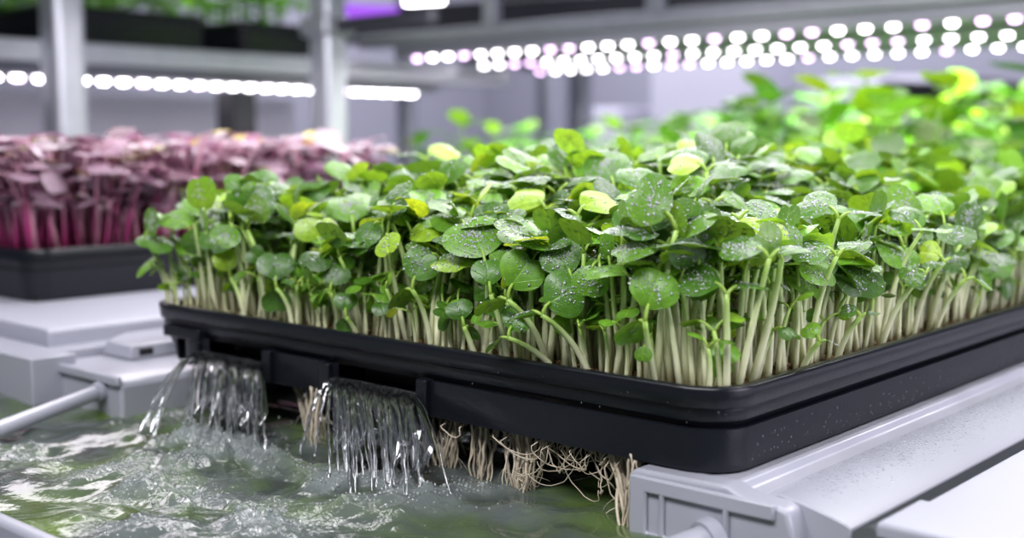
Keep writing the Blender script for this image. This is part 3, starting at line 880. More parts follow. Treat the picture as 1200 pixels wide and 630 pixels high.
def rail_beads():
    r = np.random.default_rng(9); b = MB(); V0, F0 = ICO1
    V0 = V0*np.array([1, 1, .45])
    for _ in range(2600):
        y = .02 + .5*r.random()**.9; x = np.clip(.036 + r.normal()*.0075, .0225, .055)
        z = np.interp(x, [.0225, .028, .041, .055], [-.0495, -.0482, -.0502, -.0535])
        if y > .40 and r.random() < .5: continue
        s = r.uniform(.0004, .0011)
        b.add(V0*s + np.array([x, y, z]), F0)
    tag(b.build('condensation', M['sweat']), 'fine condensation beads on the top of the white rail', 'droplets', kind='stuff')
    b = MB(); V0, F0 = ICO2
    for _ in range(230):
        y = .03 + .55*r.random(); z = np.interp(r.random(), [0, .6, 1], [-.043, -.037, -.027]); s = r.uniform(.0003, .0009)
        if r.random() < .06: s *= 1.8
        b.add(V0*np.array([.45, 1, 1.35])*s + np.array([-.0026, y, z]), F0)
    for _ in range(120):
        x = TX0+.04+.5*r.random(); z = r.uniform(-.020, -.003); s = r.uniform(.0002, .0006)
        yy = .0008 if z > -.0115 else .0038
        b.add(V0*np.array([1, .45, 1.2])*s + np.array([x, yy, z]), F0)
    tag(b.build('splash_droplets', M['wet_bead']), 'scattered water droplets clinging to the black tray sides', 'droplets', kind='stuff')
rail_beads()

# lid at the lower right
def lid():
    c = np.array([.20, .3, -.085])
    t = empty('channel_lid', c, 'plain white channel lid with a notched corner at the lower right', 'lid')
    b = MB()
    out = [(.083, -.004), (.083, .046), (.0875, .046), (.0875, 1.2), (.34, 1.2), (.34, -.004)]
    n = len(out); V = [(x, y, -.0482) for x, y in out] + [(x, y, -.0565) for x, y in out]
    F = [tuple(range(n)), tuple(range(2*n-1, n-1, -1))] + [(i, n+i, n+(i+1) % n, (i+1) % n) for i in range(n)]
    b.add(V, F); o = b.build('top', M['white_matt'], t, bevel=.0025, seg=3); o.location = -c
    b = MB(); b.add(*box(.092, .33, .003, 1.19, -.092, -.0562)); o = b.build('body', M['white_matt'], t, bevel=.003); o.location = -c
    b = MB()
    a = np.linspace(0, 2*np.pi, 28, endpoint=False); cx, cy = .150, .055
    ring = [(cx + r_*math.cos(q), cy + .6*r_*math.sin(q), z) for r_, z in ((.0155, -.0481), (.0150, -.0476), (.0135, -.0478)) for q in a]
    F = [(k*28+i, k*28+(i+1) % 28, (k+1)*28+(i+1) % 28, (k+1)*28+i) for k in range(2) for i in range(28)] + [tuple(2*28+i for i in range(28))]
    b.add(ring, F); o = b.build('plug', M['white_matt'], t); o.location = -c
lid()

# left side: rail, plateau lid, shelf, pipe
def left_side():
    c = np.array([-.55, .4, -.085])
    t = empty('support_rail', c, 'white stepped rail left of the waterfalls that carries the left edge of the near tray', 'rail')
    b = MB()
    prof = [(-.500, -.0560), (-.505, -.0535), (-.548, -.0525), (-.553, -.0520), (-.610, -.0520), (-.614, -.056), (-.614, -.11), (-.500, -.11)]
    b.add(*extrude_y(prof, -.046, 1.3)); o = b.build('block', M['white'], t, bevel=.0030, seg=3); o.location = -c
    b = MB(); b.add(*box(-.6150, -.500, -.0495, -.0445, -.0575, -.0500)); o = b.build('end_lip', M['white'], t, bevel=.0015); o.location = -c
    c2 = np.array([-.57, .4, -.05])
    t2 = empty('cover_plate', c2, 'raised white cover plate with a small black slot, left of the near tray', 'cover')
    b = MB(); pts = [(-.566, .003), (-.566, 1.25), (-.632, 1.25), (-.632, .035), (-.606, .003)]
    n = len(pts); V = [(x, y, -.0395) for x, y in pts] + [(x + .002*(1 if x > -.6 else -1), y-.002, -.0518) for x, y in pts]
    F = [tuple(range(n)), tuple(range(2*n-1, n-1, -1))] + [(i, n+i, n+(i+1) % n, (i+1) % n) for i in range(n)]
    b.add(V, F); o = b.build('plate', M['white'], t2, bevel=.0022, seg=3); o.location = -c2
    q = on_x(171, 413, -.5655)
    b = MB(); b.add(*box(-.570, -.5643, q[1]-.0065, q[1]+.0065, -.0490, -.0430)); o = b.build('slot', M['black_deep'], t2, bevel=.0005); o.location = -c2
    # shelf (table top) that carries the purple tray
    c3 = np.array([-1.1, .5, -.05])
    t3 = empty('side_shelf', c3, 'white shelf with a rounded front edge under the tray of purple seedlings', 'shelf')
    b = MB(); prof = [(-.640, -.0325), (-.643, -.0305), (-.650, -.0300), (-1.9, -.0300), (-1.9, -.060), (-.640, -.060)]
    b.add(*extrude_y(prof, -.030, 1.9)); o = b.build('top', M['white_matt'], t3, bevel=.002, seg=3); o.location = -c3
    b = MB(); b.add(*box(-1.9, -.618, -.062, 1.9, -.0600, -.0452)); o = b.build('ledge', M['white'], t3, bevel=.002); o.location = -c3
    b = MB(); b.add(*box(-1.9, -.588, -.072, -.034, -.11, -.0435)); o = b.build('end_board', M['white'], t3, bevel=.0012); o.location = -c3
    b = MB()
    for yy in (-.03, .6, 1.85):
        for xx in (-1.85, -1.0):
            pass
    # pipe
    p0 = np.array([-.5285, -.044, -.0640]); p1 = on_z(0, 502, -.0700)
    dirv = (p1-p0); p2 = p0 + dirv*2.4
    pts = np.array([p0 + (p2-p0)*k for k in np.linspace(0, 1, 10)])
    t4 = empty('drain_pipe', p0, 'white pipe running from the left rail block low across the water', 'pipe')
    b = MB(); b.add(*tube(pts-p0, .0058, 18)); b.build('tube', M['white'], t4, angle=40)
    b = MB(); b.add(*tube(np.array([p0+dirv*k for k in (0, .05, .10)])-p0, [.0078, .0078, .0070], 18)); b.build('collar', M['white'], t4, angle=40)
left_side()

# tank
def tank():
    c = np.array([-.4, .1, -.22])
    t = empty('water_tank', c, 'white nutrient tank holding greenish water under the near tray', 'tank')
    X0, X1, Y0, Y1 = -1.93, .345, -.246, 1.95
    b = MB(); b.add(*box(X0, X1, Y0, Y1, -.235, -.228)); o = b.build('bottom', M['white_matt'], t); o.location = -c
    b = MB(); b.add(*box(X0, X1, Y0, Y0+.009, -.228, -.0665)); o = b.build('front_wall', M['white'], t, bevel=.003, seg=3); o.location = -c
    b = MB(); b.add(*box(X0, X1, Y1-.008, Y1, -.228, -.0665)); o = b.build('back_wall', M['white_matt'], t); o.location = -c
    b = MB(); b.add(*box(X0, X0+.008, Y0+.009, Y1-.008, -.228, -.0665)); o = b.build('side_wall', M['white_matt'], t); o.location = -c
    b = MB(); b.add(*box(X1-.008, X1, Y0+.009, Y1-.008, -.228, -.0925)); o = b.build('side_wall', M['white_matt'], t); o.location = -c
    # sloped inner baffle seen under the tray
    b = MB(); b.add(*extrude_y([(-.43, -.087), (-.16, -.050), (-.155, -.052), (-.155, -.16), (-.43, -.16)], .20, .21)); o = b.build('baffle', M['white_matt'], t, bevel=.001); o.location = -c
tank()
def stand():
    c = np.array([-.4, .3, FLOOR_Z])
    t = empty('rack_table', c, 'grey steel table frame carrying tank and shelf', 'table')
    for x, y in ((-1.85, -.2), (.30, -.2), (-1.85, 1.85), (.30, 1.85)):
        b = MB(); b.add(*box(x-.02, x+.02, y-.02, y+.02, FLOOR_Z, -.26)); o = b.build('leg', M['steel'], t); o.location = -c
    b = MB(); b.add(*box(-1.95, .36, -.25, 1.97, -.262, -.2355)); o = b.build('top', M['steel'], t); o.location = -c
stand()

# ------------------------------------------------------------------ water
FALLS = []
def pool():
    xs = np.concatenate([np.arange(-1.92, -.80, .04), np.arange(-.80, .336, .0032)]); ys = np.concatenate([np.arange(-.2365, .40, .0036), np.arange(.42, 1.94, .04)])
    X, Y = np.meshgrid(xs, ys)
    n1, n2, n3, n4 = make_noise(41, 12, 18, 55), make_noise(42, 14, 60, 150), make_noise(43, 18, 180, 420), make_noise(44, 10, 12, 30)
    wx = X + .012*n4(X, Y); wy = Y*1.3 + .010*n1(Y, X)
    calm = .0016*n1(wx, wy) + .0010*n2(wx, wy)
    froth = np.zeros_like(X)
    for cx, cy, sx, sy, a in ((-.380, -.050, .055, .035, 1.), (-.345, -.045, .04, .035, .9), (-.215, -.050, .050, .035, 1.), (-.225, -.045, .03, .03, .8),
                              (-.33, -.135, .045, .035, .8), (-.22, -.135, .05, .03, .7), (-.44, -.150, .045, .022, .55), (-.16, -.02, .05, .03, .5), (-.47, -.03, .035, .03, .6), (-.26, -.19, .03, .02, .5)):
        froth += a*np.exp(-((X-cx)/sx)**2 - ((Y-cy)/sy)**2)
    froth = np.clip(froth, 0, 1)*smooth(-.9, .6, n2(X*1.0, Y)+.4)
    turb = .0042*froth*(np.abs(n3(wx, wy))-.5) + .0050*froth
    rip = 0
    for cx, cy in ((-.37, -.05), (-.215, -.045)):
        d = np.sqrt((X-cx)**2 + (Y-cy)**2); rip = rip + .0012*np.sin(d*150)*np.exp(-d/.10)
    Z = WATER_Z + calm*(.35 + .65*smooth(.35, .0, Y)) + turb + rip
    nx, ny = len(xs), len(ys)
    V = np.stack([X.ravel(), Y.ravel(), Z.ravel()], 1)
    F = [(j*nx+i, j*nx+i+1, (j+1)*nx+i+1, (j+1)*nx+i) for j in range(ny-1) for i in range(nx-1)]
    col = np.repeat(froth.ravel()[:, None], 3, 1)
    o = mesh('tank_water', V, F, M['pool'], col=col)
    tag(o, 'rippling grey-green water in the white tank, churned where the waterfalls land', 'water', kind='stuff')
    # foam bubbles
    r = np.random.default_rng(51); b = MB(); V0, F0 = ICO1
    fr = froth.ravel(); p = np.where(fr > .25, fr, 0)**1.5; p /= p.sum()
    for i in r.choice(len(fr), 1500, replace=False, p=p):
        s = .0004*math.exp(abs(r.normal())*.6)
        if r.random() < .08: s *= 1.7
        b.add(V0*s + V[i] + np.array([0, 0, s*.15]), F0)
    tag(b.build('foam_bubbles', M['bead']), 'clear foam bubbles and spray drops floating where the waterfalls hit the water', 'foam', kind='stuff')
pool()

def cascade(name, x0, x1, n, seed, label, side=None):
    r = np.random.default_rng(seed); b = MB()
    z0 = -.0335
    def path(x, v, drift, zend=WATER_Z, k=14, y0=.004):
        T = math.sqrt(2*(z0-zend)/9.8); t = np.linspace(-.012, T*1.02, k)
        tc = np.maximum(t, 0)
        return np.stack([x + drift*tc/T, y0 - v*(t+.012), z0 - .5*9.8*tc**2], 1)
    # the clear sheet: ribbed film over the lip
    nu, k = 60, 12
    us = np.linspace(x0+.0015, x1-.0015, nu); rows = []
    f = make_noise(seed+1, 8, 300, 900)
    for u in us:
        P = path(u, .46+.03*float(f(u, 0))*.6, .046, min(z0-.012, WATER_Z+.010+.016*abs(float(f(u, 3)))), k)
        P[:, 1] += .0008*f(np.full(k, u), np.zeros(k))*np.linspace(.3, 2.2, k); rows.append(P)
    G = np.array(rows); th = .0006
    top = G.reshape(-1, 3); bot = top + np.array([0, th, -th])
    F = [(i*k+j, (i+1)*k+j, (i+1)*k+j+1, i*k+j+1) for i in range(nu-1) for j in range(k-1)]
    m = nu*k
    F += [tuple(m+q for q in reversed(f_)) for f_ in F]
    for j in range(k-1): F += [(j, j+1, m+j+1, m+j), ((nu-1)*k+j+1, (nu-1)*k+j, m+(nu-1)*k+j, m+(nu-1)*k+j+1)]
    for i in range(nu-1): F += [((i+1)*k, i*k, m+i*k, m+(i+1)*k), (i*k+k-1, (i+1)*k+k-1, m+(i+1)*k+k-1, m+i*k+k-1)]
    b.add(np.vstack([top, bot]), F)
    for i in range(n):
        x = x0+.001+(x1-x0-.002)*(i+r.uniform(0, 1))/n
        P = path(x, r.uniform(.40, .66), .068+r.normal()*.004, k=34)
        w = np.linspace(0, 1, 34)
        P[:, 0] += .0012*np.sin(w*r.uniform(8, 20)+r.uniform(0, 6))*w; P[:, 2] += .001
        ra = r.uniform(.00045, .0011)*(1-.25*w)*(1+.42*np.sin(w*r.uniform(35, 75)+r.uniform(0, 6))*np.minimum(1, .25+w))
        b.add(*tube(P, ra, 7))
    if side:
        for v, dr, rad in side:
            P = path(x0+.001, v, dr, k=26); w = np.linspace(0, 1, 26)
            ra = rad*(1-.2*w)*(1+.35*np.sin(w*r.uniform(30, 45)+r.uniform(0, 6)))
            b.add(*tube(P, ra, 8))
    V0, F0 = ICO1
    for i in range(60):
        P = path(r.uniform(x0, x1), r.uniform(.25, .6), .055+r.normal()*.010, k=20)[r.integers(8, 20)]
        b.add(V0*r.uniform(.0004, .0010) + P + r.normal(size=3)*.001, F0)
    tag(b.build(name, M['water_thread'], angle=180), label, 'waterfall', kind='stuff')
cascade('waterfall', OPEN[0][0], OPEN[0][1], 20, 61, 'left-hand clear waterfall spilling from the opening near the tray\'s left corner', [(.64, .032, .0019), (.70, .028, .0016), (.66, .040, .0011)])
cascade('waterfall', OPEN[1][0], OPEN[1][1], 30, 62, 'right-hand clear waterfall spilling from the opening between two brackets of the tray', [(.30, .000, .0014), (.26, .010, .0010)])

# ------------------------------------------------------------------ roots
def root_bundle(x, y, top_w, n, seed, label, foot=(0, 0), loose=False, rad=.0011, pinch=.35, tone=None):
    r = np.random.default_rng(seed)
    z0 = -.0420
    t = empty('root_bundle', (x, y, z0), label, 'roots', 'pale roots hanging from the near tray')
    n = int(n*1.6)
    for i in range(n):
        u = (i+.5)/n-.5
        a = np.array([u*top_w + r.normal()*.001, r.normal()*.004, 0])
        zend = WATER_Z - z0 - .006
        if loose: zend *= r.uniform(.55, 1.0)
        e = np.array([u*top_w*pinch + foot[0] + r.normal()*.0025, foot[1] + r.normal()*.004, zend])
        K = 16; w = np.linspace(0, 1, K)[:, None]
        P = a*(1-w) + e*w
        amp = .006 if loose else .0022
        sg = np.array([r.normal(), r.normal(), 0])*amp; a[1] = max(a[1], .009-y)
        P += sg*np.sin(w*np.pi) + np.array([r.normal(), r.normal(), r.normal()*.4])*amp*.45*np.sin(w*np.pi*2+0)
        P[:, :2] += .0004*np.stack([np.sin(w[:, 0]*r.uniform(12, 30)+r.uniform(0, 6)), np.cos(w[:, 0]*r.uniform(12, 30))], 1)
        rr = rad*r.uniform(.35, 1.0)*(1-.5*w[:, 0])
        b = MB(); b.add(*tube(P, rr, 6))
        if r.random() < .6:       # a fine side root
            j = r.integers(4, 12); q = P[j]; D = np.array([r.normal()*.010, r.normal()*.006, -abs(r.normal())*.010-.003])
            b.add(*tube(bez(q, q+D*.5+np.array([D[0]*.4, 0, .002]), q+D, 6), rr[j]*np.linspace(.6, .25, 6), 5))
        b.build('root_strand', M['root'], t, angle=180)
    return t
def loop_roots(x, y, w, n, seed, label):
    """fine roots hanging in open loops"""
    r = np.random.default_rng(seed); z0 = -.0425
    t = empty('root_tangle', (x, y, z0), label, 'roots', 'pale roots hanging from the near tray')
    for i in range(n):
        x0 = r.uniform(-.5, .5)*w; x1 = x0 + r.normal()*.02; dp = r.uniform(.008, .030)
        p0 = np.array([x0, r.normal()*.006, 0]); p3 = np.array([x1, r.normal()*.008, 0 if r.random() < .35 else -dp*r.uniform(.7, 1.2)])
        c1 = p0 + np.array([r.normal()*.006, 0, -dp*1.2]); c2 = p3 + np.array([r.normal()*.012, 0, -dp*.5])
        s = np.linspace(0, 1, 18)[:, None]
        P = (1-s)**3*p0 + 3*s*(1-s)**2*c1 + 3*s*s*(1-s)*c2 + s**3*p3
        P[:, 1] = np.maximum(P[:, 1], np.where(P[:, 2] > -.006, .009-y, -1)); P[:, 0] += .0006*np.sin(s[:, 0]*r.uniform(15, 35)); P[:, 2] = np.maximum(P[:, 2], WATER_Z-z0-.001)
        b = MB(); b.add(*tube(P, r.uniform(.00022, .0005), 5)); b.build('root_strand', M['root'], t, angle=180)
root_bundle(-.352, .016, .040, 9, 71, 'straggling wet roots between the two waterfalls', foot=(.012, -.006), pinch=.45, rad=.0012)
root_bundle(-.330, .004, .010, 4, 77, 'thick wet root cluster hanging beside the second bracket', foot=(.012, -.012), pinch=.6, rad=.0016)
root_bundle(-.2205, .020, .034, 22, 72, 'fan of white roots under the third bracket just right of the right-hand waterfall', foot=(.010, -.010), pinch=.22)
root_bundle(-.184, .018, .012, 9, 73, 'narrow brown-tinged root bundle right of the white root fan', foot=(.002, -.006), pinch=.8, rad=.0014)
root_bundle(-.152, .018, .034, 15, 74, 'broad beige root bundle dipping into the water under the middle of the front wall', foot=(.006, -.008), pinch=.38, rad=.0015)
root_bundle(-.079, .014, .009, 7, 75, 'thick twisted root rope leaning towards the white rail end', foot=(.020, -.010), pinch=.7, rad=.0020)
root_bundle(-.0605, .006, .008, 6, 78, 'short roots hanging against the white rail end cap', foot=(.000, -.004), pinch=.5, rad=.0011)
loop_roots(-.201, .014, .018, 5, 79, 'few thin looping roots between the white fan and the brown bundle')
loop_roots(-.110, .010, .046, 34, 76, 'loose tangle of thin looping roots left of the twisted root rope')
loop_roots(-.076, .008, .016, 10, 80, 'thin wiry roots around the twisted root rope')

# ------------------------------------------------------------------ background: rack, lights, plants
def post(px, depth, w, label, z0=-.03, z1=.9):
    p = at_depth(px, 100, depth)
    t = empty('rack_post', (p[0], p[1], z0), label, 'post', 'steel rack posts')
    b = MB(); b.add(*[np.array(v) if i == 0 else v for i, v in enumerate(box(-w/2, w/2, -w/2, w/2, 0, z1-z0))])
    b.build('tube', M['steel'], t, bevel=w*.22, seg=4)
    return t, p
P1, q1 = post(75, 2.15, .062, 'wide galvanised rack post at the upper left behind the purple seedlings')
P2, q2 = post(385, 2.4, .058, 'galvanised rack post with a clamp, right of the purple seedlings')
b = MB(); zc = at_depth(385, 28, 2.4)[2]
b.add(*box(-.040, .040, -.040, .040, zc+.03-.028, zc+.03+.012)); b.build('clamp', M['steel'], P2, bevel=.006)
b = MB(); b.add(*box(-.010, .30, -.012, .012, zc+.03-.02, zc+.03+.006)); b.build('bracket_arm', M['dark'], P2, bevel=.003)
post(478, 4.6, .07, 'pale post far behind, left of the bright plants', z0=FLOOR_Z)
post(680, 4.4, .075, 'pale post far behind the canopy, under the LED bars', z0=FLOOR_Z)
post(640, 4.9, .07, 'thin pale post furthest back, beside the other far post', z0=FLOOR_Z)

def light_bar(name, x0, x1, y0, y1, z, n, along, label, group, w=.05, rows=((0, 0),), r_led=.0095, violet=.3, seed=1):
    c = np.array([(x0+x1)/2, (y0+y1)/2, z]); t = empty(name, c, label, 'grow light', group)
    b = MB()
    if along == 'x': b.add(*box(x0-c[0]-.03, x1-c[0]+.03, -w/2, w/2, .004, .030))
    else: b.add(*box(-w/2, w/2, y0-c[1]-.03, y1-c[1]+.03, .004, .030))
    b.build('housing', M['white'], t, bevel=.003)
    r = random.Random(seed)
    S = 16; a = np.linspace(0, 2*np.pi, S, endpoint=False)
    disc = np.vstack([np.stack([np.cos(a)*r_led, np.sin(a)*r_led, np.full(S, .0045)], 1), np.stack([np.cos(a)*r_led*.7, np.sin(a)*r_led*.7, np.full(S, -.002)], 1)])
    F = [tuple(S+i for i in range(S-1, -1, -1))] + [(i, S+i, S+(i+1) % S, (i+1) % S) for i in range(S)]
    me = {}
    for k in range(n):
        for du, dv in rows:
            u = (k+.5)/n-.5
            x = u*(x1-x0)+du if along == 'x' else dv; y = dv if along == 'x' else u*(y1-y0)+du
            m = 'led_violet' if r.random() < violet else 'led'
            if m not in me: o = mesh('led', disc, F, M[m], t); me[m] = o.data
            else: o = bpy.data.objects.new('led', me[m]); COL.objects.link(o); o.parent = t
            o.location = (x, y, 0)
    return t
G_LED = 'white LED bars over the far green plants'
light_bar('hanging_grow_light', -1.83, -.16, 1.53, 1.53, .3265, 32, 'x', 'frontmost of the three LED bars over the far green plants', G_LED, seed=1)
light_bar('hanging_grow_light', -1.89, -.16, 1.83, 1.83, .3265, 32, 'x', 'middle one of the three LED bars over the far green plants', G_LED, seed=2)
light_bar('hanging_grow_light', -1.95, -.16, 2.13, 2.13, .3265, 32, 'x', 'rearmost and lowest-looking of the three LED bars over the far green plants', G_LED, seed=3)
light_bar('shelf_light_strip', -2.08, -2.08, .35, 1.80, .2565, 30, 'y', 'LED strip glowing under the upper shelf behind the purple seedlings', None, w=.09, rows=((0, 0), (.02, -.035)), r_led=.0128, violet=.15, seed=4)
# reflector panel above the bars: channel beams
def frame_beam():
    c = np.array([-1.0, 1.8, .36])
    t = empty('steel_gantry', c, 'silver metal channel frame holding the three LED bars', 'frame')
    b = MB(); b.add(*box(-.98, .95, -.31, -.25, -.0028, .030)); b.build('front_channel', M['steel'], t, bevel=.004)
    b = MB(); b.add(*box(-.98, .95, .28, .34, -.0028, .028)); b.build('rear_channel', M['steel'], t, bevel=.004)
    for x in (-.86, -.1, .7):
        b = MB(); b.add(*box(x-.02, x+.02, -.25, .28, -.0030, .022)); b.build('cross_bar', M['steel'], t, bevel=.003)
    b = MB(); b.add(*box(-.97, .94, -.24, .27, .023, .028)); b.build('reflector', M['lilac'], t)
    for x in (-.55, -.1, .25, .62):
        b = MB(); b.add(*box(x-.018, x+.018, -.295, -.268, .0295, .5)); b.build('hanger', M['steel'], t, bevel=.003)
frame_beam()
def beam(px0, py0, px1, py1, depth0, depth1, w, mat, name, label, cat='beam', group=None):
    a, e = at_depth(px0, py0, depth0), at_depth(px1, py1, depth1)
    b = MB(); V, F = box(-.5, .5, -w/2, w/2, -w/2, w/2)
    d = e-a; L = np.linalg.norm(d); x = d/L; y = unit(np.cross([0, 0, 1], x)); z = np.cross(x, y)
    V = np.array(V); V = V[:, :1]*L*x + V[:, 1:2]*y + V[:, 2:]*z
    o = b.add(V, F).build(name, mat, bevel=w*.08); o.location = (a+e)/2
    return tag(o, label, cat, group)
beam(400, 32, 1260, -8, 3.6, 2.9, .10, M['dark'], 'ceiling_beam', 'dark roof beam across the top behind the LED frame', group='dark overhead beams')
beam(600, 12, 1300, -30, 4.4, 3.6, .20, M['dark'], 'ceiling_beam', 'wide black overhead beam at the upper right edge', group='dark overhead beams')
beam(400, 14, 530, 22, 3.4, 3.6, .045, M['violet_tube'], 'violet_tube_light', 'violet glowing tube light right of the clamped post', 'light')
beam(395, 27, 560, 34, 3.3, 3.5, .03, M['dark'], 'light_carrier', 'black carrier bar just below the violet tube light', 'bar')
beam(475, 2, 520, 3, 3.9, 3.9, .02, M['led'], 'tube_light', 'short white tube light at the very top edge', 'light')
beam(530, 24, 760, 30, 4.2, 4.6, .035, M['steel'], 'ceiling_rail', 'thin grey overhead rail between violet light and LED frame', 'rail')

# upper shelf on the left with its trays
def upper_shelf():
    c = np.array([-2.2, 1.0, .29])
    t = empty('upper_shelf', c, 'grey upper shelf at the top left carrying black trays of greens', 'shelf')
    b = MB(); b.add(*box(-.35, .26, -1.0, 1.0, .0005, .028)); b.build('board', M['white_matt'], t, bevel=.003)
    b = MB(); b.add(*box(.262, .275, -1.0, 1.0, -.008, .034)); b.build('edge_rail', M['steel'], t, bevel=.002)
upper_shelf()
US_Z = .3185
YS = [(.28, .60), (.68, 1.07), (1.15, 1.45)]
for (y0, y1), lab in zip(YS, ('black tray of greens at the far left of the upper shelf', 'long black tray of greens between the two rack posts on the upper shelf', 'black tray with a bright green clump beside the clamped post on the upper shelf')):
    plain_tray(-2.46, -1.99, y0, y1, US_Z+.085, .085, lab, 'black trays on the upper shelf')

# leafy plants
def leafy(seed, h, nl, L, tones, spread=1., oval=.15):
    """prototype: a stem and its leaves"""
    r = np.random.default_rng(seed)
    t = empty('leafy_plant', (0, 0, 0))
    tip = np.array([r.normal()*.1*h, r.normal()*.1*h, h])
    P = bez(np.zeros(3), np.array([r.normal()*.06*h, r.normal()*.06*h, h*.55]), tip, 8)
    V, F = tube(P, np.linspace(.0032, .0018, 8), 6)
    mesh('stem', V, F, M['stem'], t, col=np.tile((.22, .42, .08), (len(V), 1)))
    for k in range(nl):
        w = .45+.55*(k+1)/nl if k < nl-2 else 1.
        p = P[min(7, int(round(w*7)))]
        a = k*2.4+r.normal()*.3 if k < nl-2 else (k % 2)*np.pi+r.normal()*.4+seed
        el = R(r.normal()*18+12); hd = np.array([math.cos(a), math.sin(a), 0])
        d = hd*math.cos(el)+np.array([0, 0, math.sin(el)]); n = -hd*math.sin(el)+np.array([0, 0, math.cos(el)])
        pl = L*.45*spread
        lb = p + unit(d+np.array([0, 0, .4]))*pl
        PV, PF = tube(bez(p, p*.5+lb*.5+np.array([0, 0, pl*.15]), lb+d*L*.06, 4), [.0014, .0012, .0011, .0009], 5)
        BV, BF, uv = leaf_blade(r, lb, d, n, L*r.uniform(.8, 1.15), 3, 18, width=r.uniform(.85, 1.05), notch=r.uniform(0, .12), dome=r.uniform(.1, .4), crease=r.uniform(.05, .2), oval=oval)
        col = tones[r.integers(len(tones))]*r.uniform(.8, 1.2)
        kk = len(PV); C = np.ones((kk+len(BV), 4)); C[:kk, :3] = (.22, .42, .08); C[kk:, :3] = col
        U = np.zeros((kk+len(BV), 2)); U[kk:] = uv*.5
        mesh('leaf', np.vstack([PV, BV]), PF+[tuple(i+kk for i in f) for f in BF], M['green_leaf'], t, col=C, uv=U)
    return t
def copy_tree(o):
    c = o.copy(); COL.objects.link(c)
    for ch in o.children:
        d = ch.copy(); COL.objects.link(d); d.parent = c
    return c
T_GREEN = [np.array(c) for c in ((.10, .30, .03), (.15, .38, .04), (.22, .46, .05), (.07, .22, .03))]
T_BRIGHT = [np.array(c) for c in ((.33, .58, .04), (.40, .60, .04), (.28, .55, .05))]
T_PALE = [np.array(c) for c in ((.42, .52, .30), (.30, .46, .14), (.46, .56, .34))]
def plants():
    r = np.random.default_rng(81)
    used = set()
    def place(proto, p, rot, s, label, group):
        o = proto if proto.name not in used else copy_tree(proto)
        used.add(proto.name)
        o.location = [float(v) for v in p]; o.rotation_euler = (0, 0, float(rot)); o.scale = (float(s),)*3
        tag(o, label, 'plant', group)
    G = [leafy(100+k, .175+.012*k, 8, .050, T_GREEN) for k in range(5)] + [leafy(110+k, .18, 7, .048, T_PALE+T_GREEN) for k in range(3)]
    B = [leafy(120+k, .22, 6, .050, T_BRIGHT) for k in range(3)]
    # bed at the right, under the LED bars
    gx = 0
    for y in np.arange(1.08, 2.05, .105):
        for x in np.arange(-1.75, .32, .095):
            xx, yy = x+r.uniform(-.04, .04), y+r.uniform(-.04, .04)
            d = np.array([xx, yy, .15])-CAM; dep = float(d@FW); u = 600+FPX*float(d@RT)/dep
            if u < 470 or u > 1290: continue
            if u < 760 and r.random() < .35: continue
            where = 'under the left end of the LED bars' if u < 700 else 'right of the far pale post' if u < 860 else 'at the far right below the LED bars'
            row = 'front rows' if yy < 1.35 else 'rear rows'
            sc = r.uniform(.78, 1.02)*(.78+.30*smooth(600, 950, u))
            br = r.random() < .16 and u > 690
            k = r.integers(3) if br else r.integers(8)
            lab = ('blurred yellow-green leafy plant %s, %s' if br else 'blurred pale leafy plant %s, %s' if k >= 5 else 'blurred mid-green leafy plant %s, %s') % (where, row)
            place((B if br else G)[k], (xx, yy, -.028), r.uniform(0, 6.28), sc*(.82 if br else 1), lab, lab)
    for px, py, dep, s, lab in ((1010, 92, 1.72, 1.12, 'tallest yellow-green plant with two round top leaves just under the LED bars'),
                                (1097, 106, 1.72, 1.05, 'bright yellow-green plant second tallest, right of the tallest one'),
                                (955, 112, 1.75, .95, 'bright yellow-green plant just left of the tallest one'),
                                (903, 122, 1.8, .9, 'mid-green plant with narrow tip leaf left of the bright tall plants')):
        q = at_depth(px, py, dep)
        place(leafy(130+px, q[2]+.028-.004, 6, .056 if px != 903 else .036, T_BRIGHT if px != 903 else T_GREEN, .8), (q[0], q[1], -.028), 0, 1, lab, 'tall plants under the LED bars')
    # greens on the upper shelf
    S = [leafy(150+k, .05+.01*k, 5, .034, T_GREEN[:2]+T_GREEN[3:], .8) for k in range(4)]
    for (y0, y1), lab in zip(YS, ('dim leafy seedling in the far left tray of the upper shelf', 'dim leafy seedling in the long upper tray between the posts', 'bright leafy seedling in the upper tray beside the clamped post')):
        for x in np.arange(-2.42, -2.0, .075):
            for y in np.arange(y0+.04, y1-.02, .06):
                place(S[r.integers(4)], (x+r.uniform(-.02, .02), y+r.uniform(-.02, .02), US_Z+.074), r.uniform(0, 6.28), r.uniform(1.1, 1.6), lab, lab)
plants()
for (y0, y1), n_ in zip(YS, ('far left', 'long middle', 'right-hand')):
    mat_plate(-2.44, -2.01, y0+.02, y1-.02, US_Z+.074, .02, 'growing_mat', 'dark growing mat inside the %s tray of the upper shelf' % n_, .04, 9)
# bed of the right-hand plants
def far_bed():
    plain_tray(-1.85, .40, 1.03, 1.89, .0, .029, 'shallow black tray holding the tall blurred green plants')
    mat_plate(-1.2, .385, 1.05, 2.10, -.0285, .0, 'growing_mat', 'dark mat under the tall blurred green plants', .05, 12) if False else None
far_bed()
# bench under the far plants
b = MB(); b.add(*box(-.60, .45, 1.305, 2.2, -.06, -.0285)); tag(b.build('plant_bench', M['white_matt'], bevel=.003), 'white bench under the tall blurred green plants', 'bench')

